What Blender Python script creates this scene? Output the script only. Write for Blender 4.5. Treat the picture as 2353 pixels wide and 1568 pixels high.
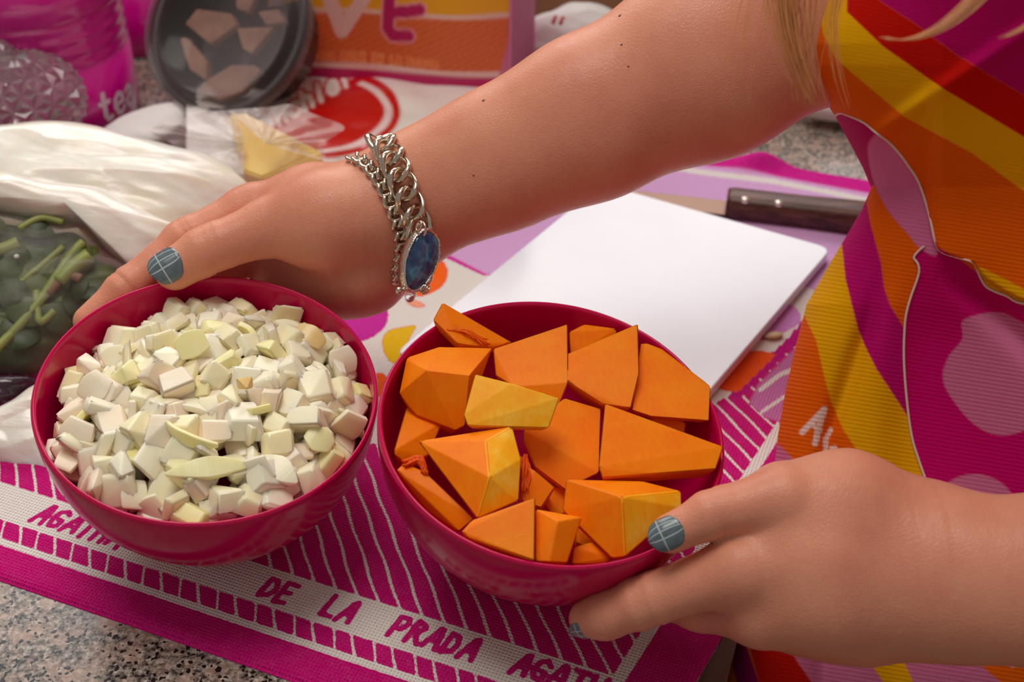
import bpy, bmesh, math, random
import numpy as np
from mathutils import Vector, Matrix, noise as mnoise

for _o in list(bpy.data.objects):
    bpy.data.objects.remove(_o)
scene = bpy.context.scene
COL = scene.collection

# ------------------------------------------------------------------ camera
FPX = 3000.0
PITCH, ROLL = math.radians(37.0), math.radians(1.0)
CAM_H = 0.470
C = np.array([0.0, -0.5, CAM_H])
F = np.array([0.0, math.cos(PITCH), -math.sin(PITCH)])
_R0 = np.array([1.0, 0, 0]); _U0 = np.cross(_R0, F)
R = math.cos(ROLL) * _R0 + math.sin(ROLL) * _U0
U = np.cross(R, F)
cam_data = bpy.data.cameras.new('camera')
cam = bpy.data.objects.new('camera', cam_data)
COL.objects.link(cam)
cam.matrix_world = Matrix(((R[0], U[0], -F[0], C[0]), (R[1], U[1], -F[1], C[1]), (R[2], U[2], -F[2], C[2]), (0, 0, 0, 1)))
cam_data.sensor_width = 36.0
cam_data.lens = 36.0 * FPX / 2353.0
cam_data.clip_start = 0.01
cam_data.dof.use_dof = True
cam_data.dof.focus_distance = 0.60
cam_data.dof.aperture_fstop = 9.0
scene.camera = cam

# ------------------------------------------------------------------ light
world = bpy.data.worlds.new('world'); scene.world = world
world.use_nodes = True
_bg = world.node_tree.nodes['Background']
_bg.inputs[0].default_value = (1.0, 0.93, 0.87, 1); _bg.inputs[1].default_value = 0.26

def area(name, loc, target, sx, sy, power, color):
    ld = bpy.data.lights.new(name, 'AREA'); ld.shape = 'RECTANGLE'
    ld.size = sx; ld.size_y = sy; ld.energy = power; ld.color = color
    o = bpy.data.objects.new(name, ld); COL.objects.link(o)
    o.location = loc
    d = Vector(target) - Vector(loc)
    o.rotation_euler = d.to_track_quat('-Z', 'Y').to_euler()
    return o
# daylight from the kitchen window behind the counter, and an added overhead fill to brighten the bowls
area('window_light', (-0.25, 2.1, 1.6), (0.0, 0.1, 0.0), 2.4, 1.4, 38, (1.0, 0.98, 0.97))
area('overhead_fill', (-0.30, 0.10, 1.75), (-0.05, 0.0, 0.0), 0.8, 0.8, 15, (1.0, 0.94, 0.86))  # unseen lamp, added to lift the onion and pumpkin

vs = scene.view_settings
vs.view_transform = 'Standard'; vs.look = 'None'; vs.gamma = 1.0; vs.use_curve_mapping = False
vs.exposure = 0.0

# ------------------------------------------------------------------ helpers
def ray(x, y):
    return F + R * ((x - 1176.5) / FPX) - U * ((y - 784.0) / FPX)
def D(x, y, t):                       # point seen at pixel x, y, at axial distance t
    return C + t * ray(x, y)
def G(x, y, z=0.0):                   # point seen at pixel x, y, on the height z
    q = ray(x, y)
    return C + q * ((z - CAM_H) / q[2])
def PLN(x, y, p0, n):                 # point seen at pixel x, y, on a plane
    q = ray(x, y)
    return C + q * (np.dot(p0 - C, n) / np.dot(q, n))
def PX(P):
    v = np.asarray(P) - C
    zz = v @ F
    return np.stack([1176.5 + FPX * (v @ R) / zz, 784.0 - FPX * (v @ U) / zz], -1)
def unit(v):
    v = np.asarray(v, float); return v / np.linalg.norm(v)
def lin(c):
    c = np.asarray(c, float) / 255.0
    return np.where(c <= 0.04045, c / 12.92, ((c + 0.055) / 1.055) ** 2.4)
def rgba(c):
    l = lin(c); return (float(l[0]), float(l[1]), float(l[2]), 1.0)
def sstep(a, b, x):
    t = np.clip((x - a) / (b - a), 0, 1); return t * t * (3 - 2 * t)

def mesh_obj(name, verts, faces, mat=None, parent=None, smooth=True):
    me = bpy.data.meshes.new(name)
    me.from_pydata([tuple(map(float, v)) for v in verts], [], [tuple(map(int, f)) for f in faces])
    me.update()
    return link(name, me, mat, parent, smooth)
def link(name, me, mat=None, parent=None, smooth=True):
    if smooth is not None:
        me.polygons.foreach_set('use_smooth', [bool(smooth)] * len(me.polygons))
    o = bpy.data.objects.new(name, me); COL.objects.link(o)
    if mat is not None and not me.materials:
        me.materials.append(mat)
    if parent is not None:
        o.parent = parent
        o.matrix_parent_inverse = Matrix.Identity(4)
    return o
def bm_obj(name, bm, mat=None, parent=None, smooth=True):
    me = bpy.data.meshes.new(name); bm.to_mesh(me); bm.free()
    return link(name, me, mat, parent, smooth)
def empty(name, loc=(0, 0, 0)):
    o = bpy.data.objects.new(name, None); COL.objects.link(o)
    o.location = tuple(map(float, loc)); o.empty_display_size = 0.02
    return o
def tag(o, label=None, cat=None, group=None, kind=None):
    if label: o['label'] = label
    if cat: o['category'] = cat
    if group: o['group'] = group
    if kind: o['kind'] = kind
    return o
def under(o, parent):                 # parent a mesh whose vertices are in world space
    o.parent = parent
    o.matrix_parent_inverse = Matrix.Translation(-Vector(parent.location))
    return o
def frame(o, loc, ax, ay, az):
    o.matrix_world = Matrix(((ax[0], ay[0], az[0], loc[0]), (ax[1], ay[1], az[1], loc[1]), (ax[2], ay[2], az[2], loc[2]), (0, 0, 0, 1)))
def grid_faces(nu, nv, closed_u=False):
    fs = []
    for i in range(nu if closed_u else nu - 1):
        for j in range(nv - 1):
            a = i * nv + j; b = ((i + 1) % nu) * nv + j
            fs.append((a, b, b + 1, a + 1))
    return fs
def tube(pts, rad, seg=8, caps=True, closed=False):
    """verts, faces of a tube along a list of points"""
    pts = [np.asarray(p, float) for p in pts]; n = len(pts)
    rads = rad if hasattr(rad, '__len__') else [rad] * n
    V = []; Fc = []
    prev = None
    for i in range(n):
        a = pts[(i - 1) % n] if (closed or i > 0) else pts[i]
        b = pts[(i + 1) % n] if (closed or i < n - 1) else pts[i]
        t = unit(b - a)
        if prev is None:
            s = np.cross(t, [0.13, 0.31, 0.94]); s = unit(s)
        else:
            s = prev - t * (prev @ t); s = unit(s)
        prev = s; w = np.cross(t, s)
        for k in range(seg):
            an = 2 * math.pi * k / seg
            V.append(pts[i] + rads[i] * (math.cos(an) * s + math.sin(an) * w))
    for i in range(n if closed else n - 1):
        for k in range(seg):
            a = i * seg + k; b = i * seg + (k + 1) % seg
            c = ((i + 1) % n) * seg + (k + 1) % seg; d = ((i + 1) % n) * seg + k
            Fc.append((a, b, c, d))
    if caps and not closed:
        Fc.append(tuple(range(seg))[::-1]); Fc.append(tuple((n - 1) * seg + k for k in range(seg)))
    return V, Fc
def lathe(profile, seg=96, cap_start=False, cap_end=False):
    V = []; Fc = []; n = len(profile)
    for k in range(seg):
        a = 2 * math.pi * k / seg
        for r, z in profile:
            V.append((r * math.cos(a), r * math.sin(a), z))
    for k in range(seg):
        for j in range(n - 1):
            a = k * n + j; b = ((k + 1) % seg) * n + j
            Fc.append((a, b, b + 1, a + 1))
    if cap_start: Fc.append(tuple(k * n for k in range(seg))[::-1])
    if cap_end: Fc.append(tuple(k * n + n - 1 for k in range(seg)))
    return V, Fc
def join(parts):
    V = []; Fc = []
    for v, f in parts:
        o = len(V); V += list(v); Fc += [tuple(i + o for i in q) for q in f]
    return V, Fc
def catmull(pts, n=8, closed=False):
    pts = [np.asarray(p, float) for p in pts]; out = []; m = len(pts)
    rng = range(m if closed else m - 1)
    for i in rng:
        g = (lambda k: pts[k % m]) if closed else (lambda k: pts[min(max(k, 0), m - 1)])
        p0, p1, p2, p3 = g(i - 1), g(i), g(i + 1), g(i + 2)
        for j in range(n):
            t = j / n
            out.append(0.5 * (2 * p1 + (p2 - p0) * t + (2 * p0 - 5 * p1 + 4 * p2 - p3) * t * t + (3 * p1 - p0 - 3 * p2 + p3) * t ** 3))
    if not closed: out.append(pts[-1])
    return out
def fnoise(P, scale, seed=0.0):
    return np.array([mnoise.noise(Vector((p[0] * scale + seed, p[1] * scale + seed * 1.7, p[2] * scale - seed))) for p in P])

def soft_edges(me):
    """flat faces, rounded bevels: vertex normals weighted by face area"""
    n = len(me.polygons); nrm = np.empty(n * 3); ar = np.empty(n)
    me.polygons.foreach_get('normal', nrm); me.polygons.foreach_get('area', ar); nrm = nrm.reshape(-1, 3)
    acc = np.zeros((len(me.vertices), 3))
    for p in me.polygons:
        for v in p.vertices: acc[v] += nrm[p.index] * ar[p.index] ** 1.5
    acc /= np.maximum(np.linalg.norm(acc, axis=1), 1e-12)[:, None]
    me.polygons.foreach_set('use_smooth', [True] * n)
    me.normals_split_custom_set_from_vertices([tuple(v) for v in acc])
# --- 2-D signed distances (pixels or metres), positive inside
def sd_poly(P, poly):
    poly = np.asarray(poly, float); d2 = np.full(len(P), 1e18); ins = np.zeros(len(P), bool)
    for i in range(len(poly)):
        a = poly[i]; b = poly[(i + 1) % len(poly)]; e = b - a; w = P - a
        t = np.clip((w @ e) / (e @ e + 1e-12), 0, 1)
        q = w - t[:, None] * e; d2 = np.minimum(d2, (q * q).sum(1))
        c = ((a[1] <= P[:, 1]) != (b[1] <= P[:, 1]))
        with np.errstate(divide='ignore', invalid='ignore'):
            xi = a[0] + (P[:, 1] - a[1]) / (b[1] - a[1] + 1e-15) * e[0]
        ins ^= c & (P[:, 0] < xi)
    d = np.sqrt(d2); return np.where(ins, d, -d)
def sd_line(P, pts, r):
    d2 = np.full(len(P), 1e18)
    pts = np.asarray(pts, float)
    for a, b in zip(pts[:-1], pts[1:]):
        e = b - a; w = P - a
        t = np.clip((w @ e) / (e @ e + 1e-12), 0, 1)
        q = w - t[:, None] * e; d2 = np.minimum(d2, (q * q).sum(1))
    return r - np.sqrt(d2)
def sd_ell(P, c, a, b, ang=0.0):
    w = P - np.asarray(c, float); ca, sa = math.cos(math.radians(ang)), math.sin(math.radians(ang))
    x = (w[:, 0] * ca + w[:, 1] * sa) / a; y = (-w[:, 0] * sa + w[:, 1] * ca) / b
    return (1 - np.sqrt(x * x + y * y)) * min(a, b)
def smooth_poly(poly, n=6):
    return np.array(catmull(poly, n, True))
GLYPH = {
 'A': [[(0, 0), (.5, 1), (.72, 1), (.95, 0)], [(.25, .36), (.83, .36)]],
 'G': [[(.9, .82), (.6, 1), (.2, .85), (.02, .45), (.25, .05), (.65, .02), (.85, .2), (.88, .45), (.5, .45)]],
 'T': [[(0, .98), (.95, 1)], [(.5, 1), (.45, 0)]],
 'H': [[(.05, 0), (.1, 1)], [(.8, 0), (.88, 1)], [(.08, .5), (.85, .5)]],
 'D': [[(.12, 0), (.15, 1), (.6, .9), (.9, .55), (.7, .12), (.12, 0)]],
 'E': [[(.85, 1), (.1, .98), (.08, 0), (.85, .02)], [(.1, .5), (.7, .52)]],
 'L': [[(.15, 1), (.1, 0), (.8, .02)]],
 'P': [[(.1, 0), (.12, 1), (.7, .95), (.85, .7), (.6, .45), (.12, .42)]],
 'R': [[(.1, 0), (.12, 1), (.7, .95), (.82, .72), (.55, .5), (.12, .45)], [(.4, .48), (.9, 0)]],
 'U': [[(.1, 1), (.1, .3), (.4, 0), (.75, .2), (.85, 1)]],
 'I': [[(.4, 0), (.4, 1)]],
 'Z': [[(.1, 1), (.85, 1), (.1, 0), (.9, 0)]],
 't': [[(.35, 1.25), (.35, .2), (.5, 0), (.75, .05)], [(.05, .82), (.7, .82)]],
 'e': [[(.08, .45), (.85, .48), (.75, .8), (.45, .92), (.15, .75), (.05, .4), (.25, .05), (.55, 0), (.85, .18)]],
 'a': [[(.12, .78), (.42, .92), (.75, .78), (.78, 0)], [(.78, .5), (.4, .52), (.1, .3), (.25, .02), (.55, .02), (.78, .25)]],
 'c': [[(.85, .75), (.5, .92), (.15, .72), (.05, .4), (.25, .05), (.55, 0), (.85, .2)]],
 'h': [[(.12, 0), (.12, 1.4)], [(.12, .6), (.45, .92), (.75, .75), (.78, 0)]],
 'n': [[(.12, 0), (.12, .9)], [(.12, .6), (.45, .92), (.75, .75), (.78, 0)]],
 'i': [[(.4, 0), (.4, .9)], [(.4, 1.25), (.4, 1.27)]],
 'l': [[(.4, 0), (.4, 1.4)]],
}
def sd_text(P, text, org, ex, ey, w, h, r, gap=1.25, jit=0.0, seed=1):
    """signed distance of stroke lettering; ex, ey: 2-D unit axes of the baseline"""
    rnd = random.Random(seed); org = np.asarray(org, float); ex = np.asarray(ex, float); ey = np.asarray(ey, float)
    d = np.full(len(P), -1e9); x = 0.0
    for ch in text:
        if ch != ' ':
            for st in GLYPH[ch]:
                pts = [org + ex * (x + (q[0] + rnd.uniform(-jit, jit)) * w) + ey * ((q[1] + rnd.uniform(-jit, jit)) * h) for q in st]
                d = np.maximum(d, sd_line(P, pts, r))
        x += w * gap
    return d
def paint(base, layers):
    """layers: (signed distance, sRGB colour, softness)"""
    col = base.copy()
    for d, c, s in layers:
        k = sstep(-s, s, d)[:, None]
        col = col * (1 - k) + lin(c)[None] * k
    return col
def set_color(me, name, col):
    at = me.color_attributes.new(name, 'FLOAT_COLOR', 'POINT')
    buf = np.ones((len(me.vertices), 4), np.float32); buf[:, :3] = col
    at.data.foreach_set('color', buf.ravel())
def set_uv(me, uv):
    lay = me.uv_layers.new(name='UVMap')
    vi = np.empty(len(me.loops), np.int32); me.loops.foreach_get('vertex_index', vi)
    lay.data.foreach_set('uv', np.asarray(uv, np.float32)[vi].ravel())
def fast_grid(name, P, nu, nv, mat, parent=None):
    """P: (nu*nv,3) array, row i = u, column j = v"""
    me = bpy.data.meshes.new(name)
    idx = np.arange(nu * nv).reshape(nu, nv)
    q = np.stack([idx[:-1, :-1], idx[1:, :-1], idx[1:, 1:], idx[:-1, 1:]], -1).reshape(-1, 4)
    return fast_mesh(name, P, q, mat, parent)
def fast_mesh(name, P, quads, mat, parent=None):
    me = bpy.data.meshes.new(name)
    P = np.asarray(P, np.float32); quads = np.asarray(quads, np.int32)
    me.vertices.add(len(P)); me.vertices.foreach_set('co', P.ravel())
    k = quads.shape[1]
    me.loops.add(len(quads) * k); me.loops.foreach_set('vertex_index', quads.ravel())
    me.polygons.add(len(quads))
    me.polygons.foreach_set('loop_start', np.arange(0, len(quads) * k, k, dtype=np.int32))
    me.polygons.foreach_set('loop_total', np.full(len(quads), k, np.int32))
    me.update(calc_edges=True); me.validate()
    return link(name, me, mat, parent, True)

# ------------------------------------------------------------------ materials
class NT:
    def __init__(s, name):
        s.m = bpy.data.materials.new(name); s.m.use_nodes = True
        s.t = s.m.node_tree; s.b = s.t.nodes['Principled BSDF']; s.out = s.t.nodes['Material Output']
    def n(s, typ, **kw):
        nd = s.t.nodes.new(typ)
        for k, v in kw.items():
            if k.startswith('_'):
                setattr(nd, k[1:], v)
            else:
                key = int(k[1:]) if (k[0] == 'i' and k[1:].isdigit()) else k
                s.set(nd.inputs[key], v)
        return nd
    def set(s, sock, v):
        if isinstance(v, bpy.types.NodeSocket): s.t.links.new(v, sock)
        elif isinstance(v, bpy.types.Node): s.t.links.new(v.outputs[0], sock)
        else: sock.default_value = v
    def p(s, **kw):
        for k, v in kw.items(): s.set(s.b.inputs[k.replace('_', ' ')], v)
        return s
    def ramp(s, fac, stops):
        r = s.n('ShaderNodeValToRGB', i0=fac); e = r.color_ramp.elements
        while len(e) < len(stops): e.new(0.5)
        for i, (pos, c) in enumerate(stops):
            e[i].position = pos; e[i].color = c if len(c) == 4 else rgba(c)
        return r
    def math(s, op, a, b=0.0, c=None):
        kw = dict(_operation=op, i0=a, i1=b)
        if c is not None: kw['i2'] = c
        return s.n('ShaderNodeMath', **kw)
    def mix(s, f, a, b, mode='MIX'):
        m = s.n('ShaderNodeMix', _data_type='RGBA', _blend_type=mode)
        s.set(m.inputs['Factor'], f); s.set(m.inputs[6], a); s.set(m.inputs[7], b)
        return m.outputs[2]
    def coord(s, which='Object'):
        return s.n('ShaderNodeTexCoord').outputs[which]
    def noise(s, vec, scale, detail=3.0, rough=0.5):
        nd = s.n('ShaderNodeTexNoise', Scale=scale, Detail=detail, Roughness=rough)
        if vec is not None: s.set(nd.inputs['Vector'], vec)
        return nd.outputs['Fac']
    def bump(s, h, strength=0.3, dist=0.001):
        b = s.n('ShaderNodeBump', Strength=strength, Distance=dist); s.set(b.inputs['Height'], h)
        s.set(s.b.inputs['Normal'], b.outputs[0]); return s
def simple(name, c, rough=0.5, **kw):
    m = NT(name); m.p(Base_Color=rgba(c), Roughness=rough, **kw); return m
# ================================================================== setting
def xy(p): return np.array([p[0], p[1]])
T_near = (xy(G(0, 1337)), xy(G(670, 1568)))
T_right = (xy(G(1600, 1568)), xy(G(1680, 1430)))
T_far = (xy(G(1600, 352)), xy(G(2000, 418)))
def isect(l1, l2):
    a, b = l1; c, d = l2; M = np.array([b - a, -(d - c)]).T
    t = np.linalg.solve(M, c - a); return a + (b - a) * t[0]
NR = isect(T_near, T_right); FR = isect(T_far, T_right)
u_near = unit(T_near[0] - T_near[1]); u_far = unit(T_far[0] - T_far[1]); e_edge = unit(FR - NR)
m_edge = np.array([e_edge[1], -e_edge[0]])          # towards the cook
NL = NR + u_near * 0.47; FL = FR + u_far * 0.52

# --- granite worktop
m = NT('granite')
co = m.coord('Object')
v1 = m.n('ShaderNodeTexVoronoi', Scale=620.0); m.set(v1.inputs['Vector'], co)
n1 = m.noise(co, 330.0, 5.0, 0.72); n2 = m.noise(co, 90.0, 3.0, 0.6)
base = m.ramp(n1, [(0.36, (30, 27, 26)), (0.45, (92, 84, 78)), (0.54, (150, 140, 130)), (0.66, (205, 198, 188))])
pink = m.mix(m.ramp(n2, [(0.45, (0, 0, 0)), (0.62, (255, 255, 255))]), base.outputs[0], m.mix(0.55, base.outputs[0], rgba((205, 170, 152))))
sp = m.ramp(v1.outputs['Color'], [(0.0, (255, 255, 255)), (0.13, (255, 255, 255)), (0.16, (0, 0, 0))])
sepc = m.n('ShaderNodeSeparateColor'); m.set(sepc.inputs[0], v1.outputs['Color'])
dark = m.math('LESS_THAN', sepc.outputs[0], 0.12)
m.p(Base_Color=m.mix(dark, pink, rgba((26, 24, 25))), Roughness=0.22)
GRANITE = m.m
edge0 = NR - m_edge * 0.004
a = edge0 - e_edge * 0.75; b = edge0 + e_edge * 1.6
outl = [a, b, b + np.array([-2.6, 0.0]), a + np.array([-1.6, 0.0])]
bm = bmesh.new()
top = [bm.verts.new((p[0], p[1], 0.0)) for p in outl]; bot = [bm.verts.new((p[0], p[1], -0.022)) for p in outl]
bm.faces.new(top); bm.faces.new(bot[::-1])
for i in range(4):
    bm.faces.new((top[i], bot[i], bot[(i + 1) % 4], top[(i + 1) % 4]))
bmesh.ops.recalc_face_normals(bm, faces=bm.faces)
bmesh.ops.bevel(bm, geom=[e for e in bm.edges], offset=0.003, segments=2, affect='EDGES')
counter = bm_obj('countertop', bm, GRANITE, smooth=False)
tag(counter, 'speckled grey granite worktop under the pink towel', 'countertop')

def obox(p0, ex, ey, lx, ly, z0, z1, bev=0.0015):
    """box with a corner at p0 (2-D) and 2-D axes ex, ey"""
    bm = bmesh.new(); vs_ = []
    for z in (z0, z1):
        for i, j in ((0, 0), (1, 0), (1, 1), (0, 1)):
            q = p0 + ex * lx * i + ey * ly * j
            vs_.append(bm.verts.new((q[0], q[1], z)))
    for f in ((0, 1, 2, 3), (7, 6, 5, 4), (0, 4, 5, 1), (1, 5, 6, 2), (2, 6, 7, 3), (3, 7, 4, 0)):
        bm.faces.new([vs_[k] for k in f])
    bmesh.ops.recalc_face_normals(bm, faces=bm.faces)
    if bev: bmesh.ops.bevel(bm, geom=list(bm.edges), offset=bev, segments=2, affect='EDGES')
    return bm
CAB = simple('cabinet_lacquer', (150, 118, 104), 0.45).m
CABD = simple('cabinet_carcass', (52, 30, 28), 0.6).m
STEEL = simple('brushed_steel', (150, 140, 135), 0.35, Metallic=1.0).m
cabp = edge0 - m_edge * 0.62 - e_edge * 0.7
cab = empty('base_cabinet', (cabp[0], cabp[1], -0.88))
under(bm_obj('body', obox(cabp, m_edge, e_edge, 0.585, 1.5, -0.80, -0.022), CABD, smooth=False), cab)
for k in range(3):
    under(bm_obj('drawer_front', obox(cabp + m_edge * 0.585 + e_edge * (0.005 + 0.50 * k), m_edge, e_edge, 0.018, 0.49, -0.24, -0.045), CAB, smooth=False), cab)
    dd = under(bm_obj('door', obox(cabp + m_edge * 0.585 + e_edge * (0.005 + 0.50 * k), m_edge, e_edge, 0.018, 0.49, -0.79, -0.25), CAB, smooth=False), cab)
    q0 = cabp + m_edge * 0.62 + e_edge * (0.1 + 0.5 * k)
    V, Fc = tube([(q0[0], q0[1], -0.14), (*(q0 + e_edge * 0.3), -0.14)], 0.005, 10)
    under(mesh_obj('handle', V, Fc, STEEL), cab)
under(bm_obj('plinth', obox(cabp + m_edge * 0.02, m_edge, e_edge, 0.52, 1.5, -0.88, -0.80), CABD, smooth=False), cab)
tag(cab, 'beige kitchen base cabinet below the worktop edge', 'cabinet')

m = NT('floor_tile'); co = m.coord('Object')
br = m.n('ShaderNodeTexBrick', Scale=1.0); m.set(br.inputs['Vector'], co)
br.offset = 0.0
for k, v in (('Color1', rgba((150, 124, 108))), ('Color2', rgba((158, 132, 116))), ('Mortar', rgba((110, 92, 82))), ('Mortar Size', 0.006), ('Brick Width', 0.4), ('Row Height', 0.4)):
    m.set(br.inputs[k], v)
m.p(Base_Color=br.outputs[0], Roughness=0.35)
fl = bm_obj('floor', obox(np.array([-3., -3.]), np.array([1., 0]), np.array([0, 1.]), 6, 6, -0.90, -0.88, 0), m.m, smooth=False)
tag(fl, 'beige tiled kitchen floor', 'floor', kind='structure')
m = NT('plaster'); co = m.coord('Object')
m.p(Base_Color=m.ramp(m.noise(co, 6.0), [(0.3, (205, 190, 172)), (0.7, (216, 202, 186))]), Roughness=0.9)
wl = bm_obj('wall_back', obox(np.array([-3., 2.6]), np.array([1., 0]), np.array([0, 1.]), 6, 0.1, -0.9, 1.9, 0), m.m, smooth=False)
tag(wl, 'plain cream kitchen wall behind the counter', 'wall', kind='structure')
# ================================================================== dish towel
nu_, nv_ = 400, 470
A_, B_ = np.meshgrid(np.linspace(0, 1, nu_), np.linspace(0, 1, nv_), indexing='ij')
A_ = A_.ravel()[:, None]; B_ = B_.ravel()[:, None]
W = (NR * (1 - A_) + NL * A_) * (1 - B_) + (FR * (1 - A_) + FL * A_) * B_
P3 = np.concatenate([W, np.zeros((len(W), 1))], 1)
Q = PX(P3)                                                # print laid out once, flat
nn = np.array([-u_near[1], u_near[0]]);  nn = nn if nn @ (FR - NR) > 0 else -nn
dn = (W - NR) @ nn                                        # distance from the near hem
mr = -m_edge
dr = (W - NR) @ mr                                        # distance from the hem at the cook's side
s_ = (W - NR) @ (-u_near)                                 # along the hem, growing to the right
dband = float((xy(G(1500, 1446)) - NR) @ mr)
stripe = lambda q, per, hw: hw - np.abs((q / per - np.round(q / per)) * per)
band = lambda v, lo, hi: np.minimum(v - lo, hi - v)
mdn = lambda px, py: float((xy(G(px, py)) - NR) @ nn)
b0_, b1_, b2_, b3_ = mdn(802, 1529), mdn(802, 1511), mdn(780, 1457), mdn(802, 1370)
white = np.full(len(W), -1.0)
inside = dr - (dband - 0.003)
white = np.maximum(white, np.minimum(band(dn, b0_, b1_), inside))
white = np.maximum(white, np.minimum(band(dn, b2_, b3_), inside))
tick = stripe(s_ + dn * 0.62 + 0.0006 * np.sin(s_ * 300), 0.0102, 0.0007)
white = np.maximum(white, np.minimum(np.minimum(tick, band(dn, b1_ - .001, b2_ + .001)), inside))
white = np.maximum(white, np.minimum(band(dr, dband - 0.003, dband + 0.003), dn - b0_))
# long diagonal lines
d0 = xy(G(789, 1151)); d1 = xy(G(870, 1393)); dl = unit(d1 - d0); nl = np.array([dl[1], -dl[0]])
sp_ = abs((xy(G(870 + 51, 1393 + 17)) - d1) @ nl)
wob = 0.0004 * np.sin(dn * 260 + s_ * 40)
dia = stripe((W - d1) @ nl + wob, sp_, 0.0007)
e0 = xy(G(1677, 932)); e1 = xy(G(1754, 1010)); el = unit(e1 - e0); nl2 = np.array([el[1], -el[0]])
sp2 = abs((xy(G(1702, 916)) - e0) @ nl2)
dia2 = stripe((W - e0) @ nl2 + wob, sp2, 0.0008)
side = xy(G(1560, 1250))
zone2 = sd_poly(Q, [(1640, 925), (1720, 900), (1850, 760), (2100, 900), (1700, 1160), (1600, 1250), (1560, 1150)]) > 0
dz = np.where(zone2, dia2, dia)
white = np.maximum(white, np.minimum(np.minimum(dz, dn - b3_ + .0005), dr - dband))
# printed words in the white band, cut out of the white
ex_ = -u_near; ey_ = unit(np.array([0.46, 0.89]))
Wt = W
txt = np.full(len(W), -1.0)
near = dn < 0.10
for word, px, py in (('AGATHA', 72, 1203), ('DE', 590, 1375), ('LA', 732, 1418), ('PRADA', 888, 1466), ('AGATHA', 1170, 1554), ('PRADA', -215, 1110)):
    o = xy(G(px, py))
    d = sd_text(W[near], word, o, ex_, ey_, 0.0070, 0.0122, 0.00150, 1.25, 0.05, len(word) + px)
    txt[near] = np.maximum(txt[near], d)
white = np.minimum(white, -txt)
# centre panel: white ground with coloured dots; lilac border behind
panel = sd_poly(Q, [(500, 1000), (866, 1030), (960, 1020), (1640, 938), (1700, 905), (1836, 772), (1905, 690), (1700, 600), (1500, 640), (1110, 640), (1008, 592), (800, 520), (300, 500)]) 
far = sd_poly(Q, [(300, 500), (800, 520), (1008, 592), (1110, 640), (1500, 640), (1700, 600), (1905, 690), (2300, 760), (2600, 300), (300, 150)])
rstrip = sd_poly(Q, [(1740, 893), (1850, 785), (1930, 690), (2050, 760), (1830, 990), (1755, 968), (1720, 935)])
white = np.where(panel > 0, panel * 0.0002, white)
white = np.where((far > 0) & (panel < 0), -far * 0.0002, white)
dfar = (xy(G(1600, 352)) - W) @ np.array([-u_far[1], u_far[0]]) * (1 if np.array([-u_far[1], u_far[0]])[1] > 0 else -1)
base = np.repeat(lin((205, 0, 118))[None], len(W), 0)
L = [(far, (222, 172, 222), 3.0), (rstrip, (206, 120, 178), 4.0)]
L += [(np.minimum(sd_line(Q, [(500, 470), (800, 520), (1008, 592), (1110, 645), (1300, 700)], 10), panel + 12), (214, 40, 158), 2.0)]
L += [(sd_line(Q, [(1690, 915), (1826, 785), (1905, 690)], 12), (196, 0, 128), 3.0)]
L += [(sd_poly(Q, [(300, 60), (1500, 338), (1620, 388), (1760, 408), (2000, 452), (2400, 520), (2600, 100)]), (214, 20, 146), 3.0)]
inkd = [(sd_ell(Q, (958, 640), 72, 50, -8), (255, 104, 0)), (sd_ell(Q, (812, 742), 82, 54, -10), (206, 40, 160)),
        (sd_poly(Q, smooth_poly([(878, 800), (890, 770), (925, 760), (956, 757), (940, 790), (922, 838), (895, 838)])), (238, 190, 0)),
        (sd_ell(Q, (872, 892), 22, 28, 0), (255, 104, 0)),
        (sd_poly(Q, smooth_poly([(1650, 895), (1690, 830), (1735, 815), (1783, 826), (1770, 860), (1722, 902), (1690, 910)])), (252, 92, 0)),
        (sd_poly(Q, smooth_poly([(1745, 790), (1770, 730), (1800, 706), (1832, 722), (1836, 750), (1800, 772)])), (220, 148, 216)),
        (sd_ell(Q, (600, 800), 90, 60, 0), (238, 190, 0)), (sd_ell(Q, (1250, 800), 90, 60, 0), (222, 148, 216)),
        (sd_ell(Q, (955, 706), 22, 8, 15), (250, 165, 130))]
for d, c in inkd:
    L.append((np.where(panel > 0, d, -9), c, 2.5))
    white = np.where(panel > 0, np.minimum(white, -d * 0.0002), white)
wl_ = sd_line(Q, [(1500, 385), (1620, 404), (1780, 424), (2010, 470)], 6)
white = np.where(far > 0, np.maximum(np.where(far > 0, -0.0006, white), wl_ * 0.0002), white)
wr = np.maximum(sd_line(Q, [(1745, 905), (1790, 870), (1850, 845)], 5), sd_line(Q, [(1750, 955), (1830, 900)], 4))
white = np.where(rstrip > 0, wr * 0.0002, white)
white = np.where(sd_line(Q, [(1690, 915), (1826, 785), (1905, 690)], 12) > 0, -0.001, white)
ink = paint(base, L)
# gentle rumple, rounded hem
ed = np.minimum.reduce([A_[:, 0] * 0.47, (1 - A_[:, 0]) * 0.5, B_[:, 0] * 0.5, (1 - B_[:, 0]) * 0.5])
zz = 0.0022 * np.sqrt(np.clip(ed / 0.004, 0, 1)) + 0.0002
rum = np.array([mnoise.noise(Vector((p[0] * 9, p[1] * 9, 1.3))) for p in W[::1]])
zz = zz + 0.0011 * np.clip(rum + 0.25, 0, 1) * sstep(0, 0.01, ed)
zz = zz + 0.010 * np.exp(-((Q[:, 0] - 1745) / 60.0) ** 2 - ((Q[:, 1] - 385) / 14.0) ** 2)   # pinch in the far hem
P3[:, 2] = zz
m = NT('waffle_towel')
uvn = m.n('ShaderNodeUVMap').outputs[0]
sx = m.n('ShaderNodeSeparateXYZ'); m.set(sx.inputs[0], uvn)
k = 2 * math.pi / 0.0034
wx = m.math('SINE', m.math('MULTIPLY', sx.outputs[0], k)); wy = m.math('SINE', m.math('MULTIPLY', sx.outputs[1], k))
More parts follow.
